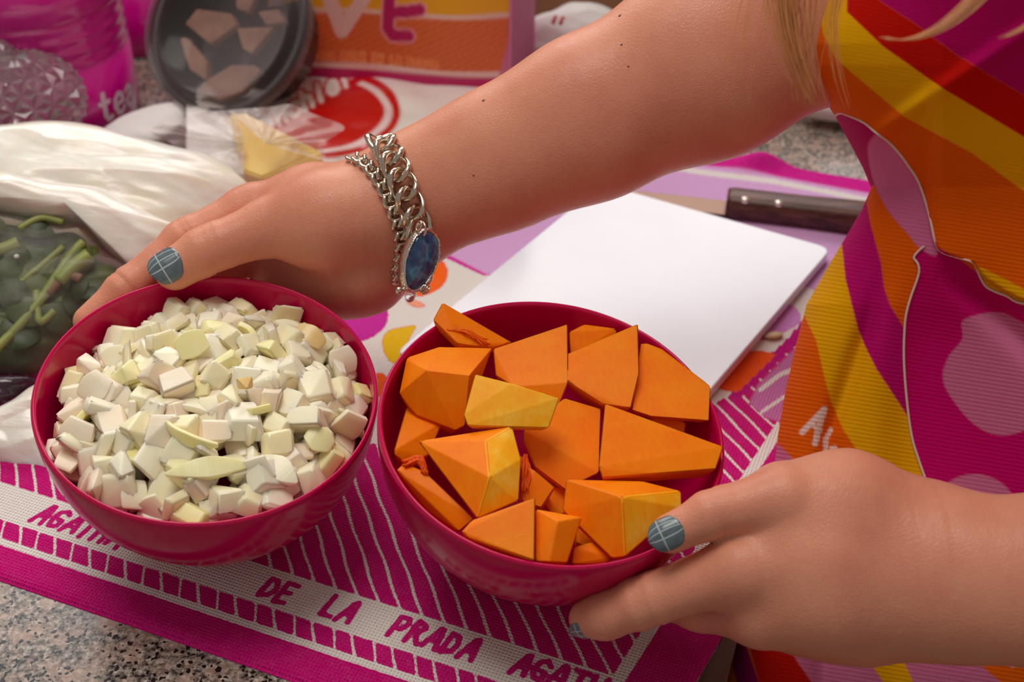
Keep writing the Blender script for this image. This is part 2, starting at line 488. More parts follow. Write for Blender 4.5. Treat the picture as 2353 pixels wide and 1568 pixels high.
waf = m.math('MAXIMUM', m.math('ABSOLUTE', wx), m.math('ABSOLUTE', wy))
fib = m.noise(uvn, 900.0, 2.0)
at = m.n('ShaderNodeAttribute', _attribute_name='white_print')
nz = m.math('MULTIPLY', m.math('SUBTRACT', m.noise(uvn, 420.0, 3.0), 0.5), 0.0011)
fac = m.n('ShaderNodeMapRange', i1=-0.00022, i2=0.00022); m.set(fac.inputs[0], m.math('ADD', at.outputs['Fac'], nz))
ik = m.n('ShaderNodeAttribute', _attribute_name='ink')
mott = m.math('MULTIPLY', m.math('SUBTRACT', m.noise(uvn, 160.0, 3.0), 0.42), 0.8)
tone = m.mix(m.math('MULTIPLY', m.math('SUBTRACT', fib, 0.35), 0.5), ik.outputs['Color'], m.mix(m.math('ADD', 0.18, mott), ik.outputs['Color'], rgba((255, 196, 236))))
m.p(Base_Color=m.mix(fac.outputs[0], tone, rgba((236, 228, 222))), Roughness=0.95)
m.p(Specular_IOR_Level=0.12)
m.bump(m.math('ADD', waf, m.math('MULTIPLY', fib, 0.5)), 0.8, 0.0011)
towel = fast_grid('dish_towel', P3, nu_, nv_, m.m)
set_color(towel.data, 'ink', ink)
fa = towel.data.attributes.new('white_print', 'FLOAT', 'POINT'); fa.data.foreach_set('value', white.astype(np.float32))
set_uv(towel.data, np.stack([s_, dn], 1))
tag(towel, 'magenta waffle-weave dish towel with white printed lettering under both bowls', 'towel')

# ------------------------------------------------------------------ cutting board
def rounded_poly(pts, r, seg=6):
    out = []; n = len(pts)
    for i in range(n):
        p = pts[i]; a = unit(pts[i - 1] - p); b = unit(pts[(i + 1) % n] - p)
        for k in range(seg + 1):
            t = k / seg; q0 = p + a * r; q1 = p + b * r
            out.append((1 - t) ** 2 * q0 + 2 * t * (1 - t) * p + t * t * q1)
    return out
zb = 0.0115
bNL = xy(G(905, 812, zb)); bFR = xy(G(1912, 570, zb)); bFL0 = xy(G(1450, 440, zb))
ff = unit(bFL0 - bFR); gg = np.array([-ff[1], ff[0]]); gg = gg if gg[1] < 0 else -gg
rr = unit(xy(G(1645, 882, zb)) - xy(G(1893, 592, zb)))
ll = unit(bNL - xy(G(1100, 652, zb)))
bNRc = bFR + rr * 0.205
bFL = isect((bFR, bFR + ff), (bNL, bNL + ll))
bNLc = bNL
outl = rounded_poly([bFR, bFL, bNLc, bNRc], 0.009)
bm = bmesh.new()
def ringv(z, k):
    c = np.mean(outl, 0); return [bm.verts.new((*(p + unit(c - p) * k), z)) for p in outl]
rings = [ringv(0.0045, 0.001), ringv(0.0052, 0.0), ringv(zb - 0.0012, 0.0), ringv(zb - 0.0003, 0.0004), ringv(zb, 0.0013), ringv(zb, 0.010)]
n = len(outl)
for r0, r1 in zip(rings[:-1], rings[1:]):
    for i in range(n): bm.faces.new((r0[i], r0[(i + 1) % n], r1[(i + 1) % n], r1[i]))
bm.faces.new(rings[-1]); bm.faces.new(rings[0][::-1])
bmesh.ops.recalc_face_normals(bm, faces=bm.faces)
m = NT('white_board'); co = m.coord('Object')
m.p(Base_Color=m.ramp(m.noise(co, 9.0, 4.0), [(0.35, (222, 224, 234)), (0.7, (230, 231, 239))]), Roughness=m.ramp(m.noise(co, 22.0), [(0.3, (95, 95, 95)), (0.7, (130, 130, 130))]))
board = bm_obj('cutting_board', bm, m.m, smooth=False)
tag(board, 'white plastic cutting board with rounded corners lying on the towel', 'cutting board')

# ------------------------------------------------------------------ knife and pumpkin seed
k0 = np.array(G(1440, 440, 0.008)); k1 = np.array(G(1668, 474, 0.008)); k2 = np.array(G(2030, 516, 0.008))
kd = unit(k2 - k1); kn = np.array([-kd[1], kd[0], 0.0]); kn = kn if kn[1] > 0 else -kn
knife = empty('kitchen_knife', (k1[0], k1[1], 0.004))
W_ = lambda l, w, z: k1 + kd * l + kn * w + np.array([0, 0, z - 0.008])
L1 = float(np.linalg.norm(k0 - k1)) + 0.05
bm = bmesh.new()
pr = [(0, -0.010), (-L1 * 0.6, -0.010), (-L1 * 0.9, -0.004), (-L1, 0.004), (-L1 * 0.6, 0.0065), (0, 0.0065)]
t = [bm.verts.new(W_(l, w, 0.0085 if i > 2 else 0.0072)) for i, (l, w) in enumerate(pr)]
b_ = [bm.verts.new(W_(l, w, 0.0068)) for l, w in pr]
bm.faces.new(t); bm.faces.new(b_[::-1])
for i in range(len(pr)): bm.faces.new((t[i], b_[i], b_[(i + 1) % len(pr)], t[(i + 1) % len(pr)]))
bmesh.ops.recalc_face_normals(bm, faces=bm.faces)
under(bm_obj('blade', bm, simple('knife_steel', (128, 98, 84), 0.38, Metallic=0.8).m, smooth=False), knife)
V = []; Fc = []
secs = [(0.0, 0.0095, 0.0085), (0.004, 0.0105, 0.0095), (0.05, 0.0105, 0.0095), (0.08, 0.0115, 0.010), (0.115, 0.0125, 0.0105), (0.122, 0.010, 0.008)]
for l, w, h in secs:
    for k in range(14):
        an = 2 * math.pi * k / 14
        c_, s__ = math.cos(an), math.sin(an)
        V.append(W_(l, w * np.sign(c_) * abs(c_) ** 0.6, 0.0115 + h * 0.9 * np.sign(s__) * abs(s__) ** 0.6))
for i in range(len(secs) - 1):
    for k in range(14): Fc.append((i * 14 + k, i * 14 + (k + 1) % 14, (i + 1) * 14 + (k + 1) % 14, (i + 1) * 14 + k))
Fc += [tuple(range(14))[::-1], tuple((len(secs) - 1) * 14 + k for k in range(14))]
m = NT('dark_wood'); co = m.coord('Object')
mp = m.n('ShaderNodeMapping', Scale=(1.0, 8.0, 8.0)); m.set(mp.inputs[0], co)
m.p(Base_Color=m.ramp(m.noise(mp.outputs[0], 40.0, 4.0), [(0.35, (58, 28, 22)), (0.65, (104, 58, 44))]), Roughness=0.45)
hnd = under(mesh_obj('handle', V, Fc, m.m), knife)
RIV = simple('rivet', (225, 215, 205), 0.3, Metallic=0.8).m
for px_, py_ in ((1713, 457), (1790, 465)):
    c0 = np.array(G(px_, py_, 0.0195))
    V, Fc = lathe([(0.0001, 0.0012), (0.0022, 0.001), (0.003, 0.0), (0.003, -0.002)], 16)
    o = mesh_obj('rivet', [c0 + np.array(v) for v in V], Fc, RIV); under(o, knife)
tag(knife, 'kitchen knife with dark wooden riveted handle behind the cutting board', 'knife')

sd = np.array(G(1777, 774, 0.0035))
V, Fc = lathe([(0.0001, -1.0), (0.35, -0.93), (0.75, -0.6), (1.0, 0.0), (0.8, 0.55), (0.4, 0.93), (0.0001, 1.05)], 16)
dirx = unit(np.array([0.95, 0.25, 0.0])); diry = np.array([-dirx[1], dirx[0], 0])
V = [sd + dirx * v[2] * 0.0062 + diry * v[0] * 0.0036 + np.array([0, 0, v[1] * 0.0014 + 0.001]) for v in V]
m = NT('seed_shell'); m.p(Base_Color=rgba((196, 164, 122)), Roughness=0.45)
seed = mesh_obj('pumpkin_seed', V, Fc, m.m)
tag(seed, 'single tan pumpkin seed on the towel beside the cutting board', 'seed')
# ================================================================== bowls
BOWL_R = 0.0778
OUT_P = [(0.0770, -0.0009), (0.0778, 0.0006), (0.0778, 0.003), (0.0773, 0.010), (0.0757, 0.020), (0.0728, 0.030), (0.0685, 0.040), (0.0625, 0.050), (0.0546, 0.060), (0.0472, 0.067), (0.0418, 0.0715), (0.0402, 0.0725), (0.0397, 0.0735), (0.0392, 0.081), (0.0382, 0.0826), (0.0360, 0.083)]
IN_P = [(0.0762, -0.0009), (0.0755, 0.0006), (0.0753, 0.003), (0.0748, 0.010), (0.0732, 0.020), (0.0703, 0.030), (0.0660, 0.040), (0.0598, 0.050), (0.0515, 0.059), (0.0420, 0.0655), (0.03, 0.0705), (0.015, 0.073), (0.0002, 0.0735)]
def r_in(s): return np.interp(s, [q[1] for q in IN_P], [q[0] for q in IN_P])
def r_out(s): return np.interp(s, [q[1] for q in OUT_P], [q[0] for q in OUT_P])
class BowlFrame: pass
def bowl_frame(px, py, dep, n):
    b = BowlFrame(); b.c = D(px, py, dep); b.n = unit(n)
    b.x = unit(np.array([1.0, 0, 0]) - b.n * b.n[0]); b.y = np.cross(b.n, b.x)
    b.w = lambda x, y, z: b.c + b.x * x + b.y * y + b.n * z
    b.l = lambda P: np.array([(P - b.c) @ b.x, (P - b.c) @ b.y, (P - b.c) @ b.n])
    return b
B1 = bowl_frame(479.4, 897.6, 0.6005, (0.0930, -0.1309, 0.987))
B2 = bowl_frame(1270.0, 973.7, 0.5811, (0.1102, -0.1447, 0.9833))
m = NT('pink_melamine'); co = m.coord('Object')
m.p(Base_Color=rgba((198, 0, 78)), Roughness=m.ramp(m.noise(co, 30.0, 3.0), [(0.3, (112, 112, 112)), (0.7, (130, 130, 130))]))
m.p(Specular_IOR_Level=0.35, Subsurface_Weight=0.12, Subsurface_Scale=0.004, Subsurface_Radius=(1.0, 0.25, 0.4))
PINK = m.m
prof = [(r, -s) for r, s in OUT_P[::-1]] + [(r, -s) for r, s in IN_P]
Vb, Fb = lathe([(0.0001, -0.0815), (0.034, -0.0815)] + prof, 128)
bowl_me = None
for b, lab in ((B1, 'bright pink melamine bowl full of diced onion'), (B2, 'bright pink melamine bowl filled with orange pumpkin chunks')):
    if bowl_me is None:
        o = mesh_obj('bowl', Vb, Fb, PINK); bowl_me = o.data
    else:
        o = link('bowl', bowl_me)
    frame(o, b.c, b.x, b.y, b.n)
    tag(o, lab, 'bowl', 'matching pink bowls')
    b.o = o

# ------------------------------------------------------------------ diced onion
rnd = random.Random(11)
def onion_mat(name, c1, c2, sub=0.5):
    m = NT(name); co = m.coord('Object'); oi = m.n('ShaderNodeObjectInfo')
    nz = m.noise(co, 160.0, 3.0)
    mp = m.n('ShaderNodeMapping', Scale=(1.0, 0.12, 1.0)); m.set(mp.inputs[0], co)
    vein = m.noise(mp.outputs[0], 900.0, 2.0)
    f = m.math('ADD', m.math('MULTIPLY', nz, 0.6), m.math('MULTIPLY', oi.outputs['Random'], 0.5))
    col = m.ramp(f, [(0.25, c1), (0.85, c2)])
    m.p(Base_Color=m.mix(m.math('MULTIPLY', vein, 0.16), col.outputs[0], rgba((255, 252, 240))), Roughness=0.28,
        Subsurface_Weight=sub, Subsurface_Scale=0.005, Subsurface_Radius=(1.0, 0.85, 0.5), Specular_IOR_Level=0.4)
    m.bump(vein, 0.12, 0.0006)
    return m.m
ON = [onion_mat('onion_white', (255, 246, 222), (254, 240, 204)), onion_mat('onion_cream', (254, 236, 186), (255, 244, 212)),
      onion_mat('onion_yellow', (252, 236, 150), (254, 242, 184)), onion_mat('onion_blush', (252, 226, 198), (254, 238, 214))]
ON_BROWN = onion_mat('onion_browned', (226, 170, 86), (240, 210, 140), 0.4)
def hull_bm(pts, bev=0.0006, seg=2):
    bm = bmesh.new()
    for p in pts: bm.verts.new(tuple(map(float, p)))
    r = bmesh.ops.convex_hull(bm, input=bm.verts)
    bmesh.ops.delete(bm, geom=list({g for g in list(r['geom_interior']) + list(r['geom_unused']) if isinstance(g, bmesh.types.BMVert)}), context='VERTS')
    bmesh.ops.dissolve_limit(bm, angle_limit=math.radians(7), verts=bm.verts, edges=bm.edges)
    bmesh.ops.recalc_face_normals(bm, faces=bm.faces)
    if bev: bmesh.ops.bevel(bm, geom=list(bm.edges), offset=bev, segments=seg, affect='EDGES', clamp_overlap=True)
    return bm
def dice_bm():
    a, b, c = rnd.uniform(.0062, .0105), rnd.uniform(.0055, .0085), rnd.uniform(.0020, .0048)
    pts = []
    for i in (-1, 1):
        for j in (-1, 1):
            for k in (-1, 1):
                tp = 1.0 - 0.22 * (k > 0)
                pts.append((i * a * tp + rnd.uniform(-.0014, .0014), j * b * tp + rnd.uniform(-.0014, .0014), k * c + rnd.uniform(-.0009, .0009)))
    if rnd.random() < 0.35: pts.pop(rnd.randrange(8))
    return hull_bm(pts, 0.0009, 2)
def curl_bm(rad, span, wid, th, taper=0.4):
    V = []; Fc = []; n = 9
    for i in range(n):
        t = i / (n - 1); an = (t - .5) * span
        w = wid * (1 - taper * abs(2 * t - 1) ** 1.5)
        for (r, s) in ((rad, -1), (rad, 1), (rad - th, 1), (rad - th, -1)):
            V.append((r * math.sin(an), s * w / 2, r * math.cos(an) - rad))
    for i in range(n - 1):
        for k in range(4): Fc.append((i * 4 + k, i * 4 + (k + 1) % 4, i * 4 + 4 + (k + 1) % 4, i * 4 + 4 + k))
    Fc += [(3, 2, 1, 0), tuple((n - 1) * 4 + k for k in range(4))]
    bm = bmesh.new(); vv = [bm.verts.new(v) for v in V]
    for f in Fc: bm.faces.new([vv[k] for k in f])
    bmesh.ops.recalc_face_normals(bm, faces=bm.faces)
    bmesh.ops.bevel(bm, geom=[e for e in bm.edges], offset=0.0005, segments=1, affect='EDGES', clamp_overlap=True)
    return bm
protos = []
for k in range(26):
    bm = dice_bm() if k < 17 else curl_bm(rnd.uniform(.012, .02), rnd.uniform(.8, 1.15), rnd.uniform(.010, .014), rnd.uniform(.003, .0045), .25)
    me = bpy.data.meshes.new('onion_piece'); bm.to_mesh(me); bm.free()
    me.materials.append(ON[(0, 0, 1, 1, 3, 0, 2, 1)[k % 8]])
    soft_edges(me)
    protos.append(me)
def heap_h(x, y):
    r = math.hypot(x, y) / 0.072; th = math.atan2(y, x)
    edge = -0.0085 - 0.0085 * max(0.0, math.cos(th - math.radians(150))) - 0.003 * max(0, math.cos(th - math.radians(20))) + 0.003 * max(0, math.cos(th + math.radians(80)))
    return edge + (0.013 - edge) * max(0.0, 1 - r ** 2.2)
ON_TONE = ('white', 'milky white', 'cream', 'pale cream', 'blush pink', 'clear white', 'pale yellow', 'creamy')
def throw(n, sep, dz, rmax, tries=9000):
    out = []
    for _ in range(tries):
        if len(out) >= n: break
        a = rnd.uniform(0, 2 * math.pi); r = rmax * math.sqrt(rnd.random())
        x, y = r * math.cos(a), r * math.sin(a)
        if all((x - q[0]) ** 2 + (y - q[1]) ** 2 > sep * sep for q in out):
            out.append((x, y, heap_h(x, y) + dz + rnd.uniform(-.0022, .0022)))
    return out
spots_top = throw(190, 0.0080, -0.003, 0.0700)
spots = spots_top + throw(110, 0.0098, -0.0095, 0.067)
ON_GROUP = 'diced onion heaped in the left bowl'
def put_onion(me, P, rot, label='small pale diced onion piece in the heaped left bowl', s=1.0):
    o = link('onion_piece', me, smooth=None)
    M = Matrix(((B1.x[0], B1.y[0], B1.n[0]), (B1.x[1], B1.y[1], B1.n[1]), (B1.x[2], B1.y[2], B1.n[2]))) @ rot
    o.matrix_world = Matrix.Translation(Vector(B1.w(*P))) @ M.to_4x4() @ Matrix.Scale(s, 4)
    return tag(o, label, 'onion piece', ON_GROUP)
from mathutils import Euler
n_top = len(spots_top)
for si, (x, y, z) in enumerate(spots):
    r = math.hypot(x, y)
    lim = float(r_in(max(0.0, -z + 0.006))) - 0.0078
    if r > lim: x, y = x * lim / r, y * lim / r
    g = 0.004
    nx = -(heap_h(x + g, y) - heap_h(x - g, y)) / (2 * g); ny = -(heap_h(x, y + g) - heap_h(x, y - g)) / (2 * g)
    q = Vector((0, 0, 1)).rotation_difference(Vector((nx, ny, 1)).normalized())
    rot = q.to_matrix() @ Euler((rnd.gauss(0, .6), rnd.gauss(0, .6), rnd.uniform(0, 6.28))).to_matrix()
    pi = rnd.randrange(len(protos))
    kind = ON_TONE[pi % 8] + (' diced onion cube' if pi < 17 else ' curved onion slice')
    ang_ = math.degrees(math.atan2(y, x)) % 360
    side = ('right', 'back right', 'back', 'back left', 'left', 'front left', 'front', 'front right')[int((ang_ + 22.5) // 45) % 8]
    where = 'in the middle' if r < 0.022 else ('halfway out at the ' if r < 0.047 else 'by the rim at the ') + side
    if si >= n_top: where = 'half buried ' + where
    put_onion(protos[pi], (x, y, z), rot, '%s %s, left bowl' % (kind, where), s=rnd.uniform(.88, 1.12))
# the pieces one can single out
def on_px(px, py, up=0.004):
    P = PLN(px, py, B1.c, B1.n); l = B1.l(P)
    for _ in range(6):
        h = heap_h(l[0], l[1]) + up
        l = B1.l(PLN(px, py, B1.c + B1.n * h, B1.n))
    return l
def special(bm, mat, px, py, eul, label, up=0.004):
    me = bpy.data.meshes.new('onion_piece'); bm.to_mesh(me); bm.free(); me.materials.append(mat)
    soft_edges(me)
    return put_onion(me, on_px(px, py, up), Euler(eul).to_matrix(), label)
special(curl_bm(.022, 1.35, .007, .0022, .7), ON[2], 425, 1012, (1.35, 0.0, -0.42), 'long thin curved onion strip across the middle of the heap', .0055)
special(curl_bm(.045, .85, .010, .004, .85), ON[2], 480, 1072, (0.35, 0.05, 0.28), 'long yellowish onion wedge near the front of the heap', .0055)
special(curl_bm(.016, 1.1, .011, .002, .5), ON_BROWN, 712, 768, (0.25, 0.2, -0.5), 'onion piece with browned papery edge at the back right of the heap', .006)
special(hull_bm([(.004, .003, .002), (-.004, .003, .001), (0, -.004, .002), (.002, 0, -.004), (-.003, -.001, -.003), (.004, -.002, -.001)], .0005), ON_BROWN, 562, 882, (0.3, 0.2, 0.4), 'tiny amber onion core in the middle of the heap', .0055)
special(curl_bm(.02, .75, .013, .0016, .3), ON[2], 440, 790, (0.5, -0.25, 0.5), 'thin pale green-yellow onion leaf on top of the heap', .007)
special(curl_bm(.018, .8, .012, .002, .55), ON[2], 735, 1008, (0.35, 0.3, -0.35), 'bright yellow folded onion leaf at the right of the heap', .006)
special(curl_bm(.04, .55, .012, .005, .9), ON[0], 640, 1075, (0.3, 0.1, -0.6), 'large white tapering onion wedge at the right front of the heap', .004)
special(curl_bm(.018, .85, .016, .003, .25), ON[3], 172, 1000, (0.1, -0.75, 1.15), 'pinkish onion slab leaning on the left wall of the bowl', .002)
special(curl_bm(.02, .7, .014, .003, .3), ON[3], 790, 830, (0.1, 0.85, -1.0), 'pinkish onion slab leaning on the right wall of the bowl', .003)
special(curl_bm(.02, .75, .014, .003, .3), ON[3], 215, 890, (0.3, -0.55, 0.9), 'tall blush onion slab at the left edge of the heap', .005)

# ------------------------------------------------------------------ pumpkin chunks
def pumpkin_mat(name, c1, c2, c3):
    m = NT(name); co = m.coord('Object')
    n1 = m.noise(co, 55.0, 4.0); 
    mp = m.n('ShaderNodeMapping', Scale=(1, 1, .15), Rotation=(0.4, 0.3, 0)); m.set(mp.inputs[0], co)
    n2 = m.noise(mp.outputs[0], 420.0, 2.0)
    f = m.math('ADD', m.math('MULTIPLY', n1, 0.75), m.math('MULTIPLY', n2, 0.25))
    m.p(Base_Color=m.ramp(f, [(0.3, c1), (0.5, c2), (0.72, c3)]), Roughness=0.5,
        Subsurface_Weight=0.3, Subsurface_Scale=0.004, Subsurface_Radius=(1.0, 0.45, 0.05), Specular_IOR_Level=0.2)
    m.bump(n2, 0.18, 0.0006)
    return m.m
PUM = pumpkin_mat('pumpkin_flesh', (250, 118, 0), (255, 134, 0), (255, 146, 0))
PUMY = pumpkin_mat('pumpkin_rind_side', (255, 158, 10), (255, 178, 24), (255, 206, 84))
PUMR = pumpkin_mat('pumpkin_pulp', (236, 62, 8), (250, 92, 4), (255, 120, 0))
def cv(x, y): return 860 + x / 2.0107, 670 + y / 2.0107
def clampin(P, marg=0.001):
    l = B2.l(P); s = -l[2]
    r = math.hypot(l[0], l[1])
    if s > 0.001:
        s = min(s, 0.068); lim = float(r_in(s)) - marg
        if r > lim: l[0] *= lim / r; l[1] *= lim / r
        return B2.w(l[0], l[1], -s)
    return P
def chunk(label, pts, th=0.016, shrink=0.8, mat=None, bev=0.0006, rind=None, free=False):
    """pts: (crop x, crop y, height over the rim plane in mm)"""
    vis = []
    for x, y, h in pts:
        P = PLN(*cv(x, y), B2.c + B2.n * (h * 0.001), B2.n)
        vis.append(P if free else clampin(P))
    cen = np.mean(vis, 0); bk = []
    for P in vis:
        q = unit(P - C); d = unit(0.55 * q - 0.6 * B2.n)
        P2 = cen + (P - cen) * shrink + d * th
        bk.append(P2 if free else clampin(P2, 0.0015))
    bm = hull_bm(vis + bk, bev)
    mats = [mat or PUM]
    if rind is not None:
        for f in bm.faces:
            if f.normal @ Vector(unit(rind)) > 0.86: f.material_index = 1
        mats.append(PUMY)
    me = bpy.data.meshes.new('pumpkin_chunk'); bm.to_mesh(me); bm.free()
    for q in mats: me.materials.append(q)
    soft_edges(me)
    loc = Vector(np.mean(vis + bk, 0)); me.transform(Matrix.Translation(-loc))
    o = link('pumpkin_chunk', me, smooth=None); o.location = loc
    o.rotation_euler = (0, 0, 0)
    return tag(o, label, 'pumpkin', 'pumpkin chunks in the right bowl')
chunk('pumpkin stick leaning over the back left rim of the bowl', [(315, 48, 10), (270, 132, 6), (385, 245, 1), (545, 264, -3), (640, 236, -3), (470, 128, 5)], .009, .9, free=True)
chunk('large pumpkin block against the left rim of the bowl', [(118, 302, -1), (130, 290, -1), (300, 256, 1), (545, 262, 1), (240, 365, 7), (440, 388, 8), (116, 470, -6), (150, 525, -10), (195, 570, -12), (375, 642, -12), (418, 620, -10)], .014, .85)
chunk('upright pumpkin slab in the middle at the back', [(548, 264, 2), (895, 148, 8), (898, 420, 4), (850, 540, -4), (640, 440, 0), (560, 390, -2)], .016, .8)
chunk('pumpkin piece half hidden behind the upright slabs', [(900, 185, -2), (970, 150, -2), (1130, 165, -2), (1110, 230, -6), (905, 300, -8)], .014, .8)
chunk('pumpkin slab with pointed top at the back right', [(878, 292, 4), (1220, 146, 12), (1226, 380, 8), (1187, 542, 3), (1055, 522, 2), (886, 415, 4)], .015, .8)
chunk('pumpkin slab leaning on the right rim of the bowl', [(1230, 240, 3), (1262, 238, 4), (1330, 265, 4), (1555, 435, 4), (1548, 598, 1), (1280, 578, 0), (1188, 548, 0)], .010, .85)
chunk('small bright yellow pumpkin piece lying on the other chunks', [(465, 380, 18), (640, 425, 19), (858, 492, 18), (808, 632, 10), (640, 620, 10), (430, 622, 10), (412, 572, 12)], .007, .85, mat=PUMY)
chunk('shaded pumpkin piece low at the left of the bowl', [(150, 530, -14), (320, 600, -14), (250, 760, -20), (150, 800, -20), (92, 760, -16), (90, 735, -14)], .012, .85)
chunk('large pumpkin wedge left of the centre of the bowl', [(200, 690, 2), (640, 622, 10), (516, 690, 12), (680, 775, 8), (532, 860, 12), (668, 968, 0), (475, 1052, 0)], .012, .75, rind=R * .45 - F * .8 + U * .4)
chunk('pumpkin block deep in the centre of the bowl', [(690, 640, -4), (880, 490, 0), (1050, 540, -2), (1042, 840, -10), (880, 918, -16), (740, 812, -12), (690, 700, -8)], .014, .8)
chunk('big flat pumpkin triangle at the right rim', [(1066, 516, 12), (1330, 605, 11), (1616, 716, 8), (1580, 822, 5), (1320, 842, 6), (1052, 862, 6), (1036, 812, 8)], .013, .88, free=True)
chunk('pumpkin wedge at the front left rim with red pulp', [(100, 826, -8), (140, 788, -8), (235, 832, -6), (465, 1050, -8), (392, 1112, -14), (240, 1010, -18)], .012, .85)
chunk('small pumpkin piece with stringy pulp near the centre', [(680, 790, -6), (742, 826, -5), (836, 906, -9), (772, 1002, -14), (680, 972, -12)], .014, .85)
chunk('triangular pumpkin slice at the front of the bowl', [(400, 1112, 0), (450, 1056, 2), (746, 950, 11), (742, 1246, 2), (590, 1200, 0), (440, 1150, -1)], .010, .82)
chunk('pumpkin block at the front beside the triangular slice', [(745, 1004, 4), (962, 1042, 4), (850, 1062, 7), (892, 1256, -6), (810, 1252, -2), (742, 1250, -4)], .014, .8)
chunk('large pumpkin block at the front right touched by the thumb', [(886, 868, 4), (1240, 876, 4), (1420, 922, 4), (1146, 950, 13), (1422, 1000, 2), (1160, 1228, -4), (1098, 1236, -6), (868, 1012, -4), (1300, 1120, -2)], .013, .82, rind=R * .55 - F * .75 + U * .3)
chunk('small pumpkin tip low at the front rim', [(918, 1182, -8), (1010, 1152, -8), (1100, 1232, -10), (1060, 1262, -13), (910, 1262, -13)], .012, .85)
chunk('pumpkin sliver in shade under the flat triangle', [(1270, 560, -8), (1442, 600, -8), (1436, 660, -12), (1300, 660, -12)], .012, .85)
chunk('shaded pumpkin piece in the gap below the centre', [(730, 900, -20), (900, 900, -20), (960, 1010, -24), (820, 1040, -26)], .014, .9)
chunk('shaded pumpkin piece under the right front block', [(930, 1000, -24), (1120, 1060, -26), (1060, 1220, -30), (930, 1160, -28)], .012, .9)
# stringy pulp as parts of the two pieces that show it
def pulp(owner, pts, r):
    parts = []
    for k in range(22):
        pp = []
        for x, y, h in pts:
            P = PLN(*cv(x + rnd.uniform(-20, 20), y + rnd.uniform(-16, 16)), B2.c + B2.n * (h * 0.001 + rnd.uniform(-.001, .0012)), B2.n); pp.append(P)
        parts.append(tube(catmull(pp, 4), [r * rnd.uniform(.6, 1.1)] * (4 * (len(pp) - 1) + 1), 6))
    V, Fc = join(parts)
    o = mesh_obj('pulp', V, Fc, PUMR); under(o, owner); o['label'] = 'stringy red pulp'
ob = {o['label']: o for o in bpy.data.objects if o.get('category') == 'pumpkin'}
pulp(ob['pumpkin wedge at the front left rim with red pulp'], [(145, 795, -7), (200, 775, -5), (235, 830, -6)], .0006)
pulp(ob['small pumpkin piece with stringy pulp near the centre'], [(685, 770, -5), (705, 830, -6), (695, 910, -9)], .0006)
pulp(ob['pumpkin stick leaning over the back left rim of the bowl'], [(350, 165, 3.5), (430, 185, 3), (520, 235, 0)], .0004)
# ================================================================== the cook: one body surface grown from a distance field
def smin(a, b, k):
    h = np.clip(0.5 + 0.5 * (b - a) / k, 0, 1)
    return b * (1 - h) + a * h - k * h * (1 - h)
class Prim:
    """tapered capsule, optionally flattened along an axis, with shallow skin folds across it"""
    def __init__(s, a, b, ra, rb, flat=None, fac=1.0, folds=()):
        s.a = np.asarray(a, float); s.b = np.asarray(b, float); s.ra = ra; s.rb = rb
        s.flat = None if flat is None else unit(flat); s.fac = fac; s.folds = folds
        m_ = max(ra, rb) + 0.03
        s.lo = np.minimum(s.a, s.b) - m_; s.hi = np.maximum(s.a, s.b) + m_
    def __call__(s, P):
        e = s.b - s.a; w = P - s.a; L2 = e @ e + 1e-12
        tt = w @ e / L2; t = np.clip(tt, 0, 1)
        q = w - t[:, None] * e
        if s.flat is not None:
            q = q + s.flat[None] * ((q @ s.flat) * (1 / s.fac - 1))[:, None]
        d = np.sqrt((q * q).sum(1)) - (s.ra + (s.rb - s.ra) * t)
        if s.folds:
            L = math.sqrt(L2)
            for t0, dep, wid in s.folds:
                d = d + dep * np.exp(-(((tt - t0) * L) / wid) ** 2)
        return d
def chain(pts, rads, flat=None, fac=1.0, folds=None):
    ps = [Prim(pts[i], pts[i + 1], rads[i], rads[i + 1], flat, fac, list((folds or {}).get(i, ()))) for i in range(len(pts) - 1)]
    Ls = [float(np.linalg.norm(p.b - p.a)) for p in ps]
    for i, fl_ in (folds or {}).items():            # a fold at a joint crosses both bones
        for t0, dep, wid in fl_:
            if i + 1 < len(ps): ps[i + 1].folds.append(((t0 - 1) * Ls[i] / Ls[i + 1], dep, wid))
            if i > 0: ps[i - 1].folds.append((1 + t0 * Ls[i] / Ls[i - 1], dep, wid))
    return ps
class Field:
    def __init__(s): s.groups = []          # (prims, k inside the group, k to the rest)
    def add(s, prims, k_in, k_out, finger=False): s.groups.append((prims, k_in, k_out, finger))
    def __call__(s, P):
        if len(P) <= 1500: return s.part(P)
        return np.concatenate([s.part(P[i:i + 1500]) for i in range(0, len(P), 1500)])
    def part(s, P):
        tot = np.full(len(P), 0.05); res = None
        plo, phi = P.min(0), P.max(0)
        for prims, ki, ko, fing in s.groups:
            near_ = [p for p in prims if (p.hi > plo).all() and (p.lo < phi).all()]
            if not near_: continue
            g = np.full(len(P), 0.06); hit = False
            for p in near_:
                ok = np.flatnonzero(((P > p.lo) & (P < p.hi)).all(1))
                if len(ok):
                    hit = True
                    g[ok] = smin(g[ok], p(P[ok]), ki)
            if hit and not fing: tot = smin(tot, g, ko)
            elif hit:
                one = smin(tot, g, ko); res = one if res is None else smin(res, one, 0.0012)
        return tot if res is None else np.minimum(res, tot)
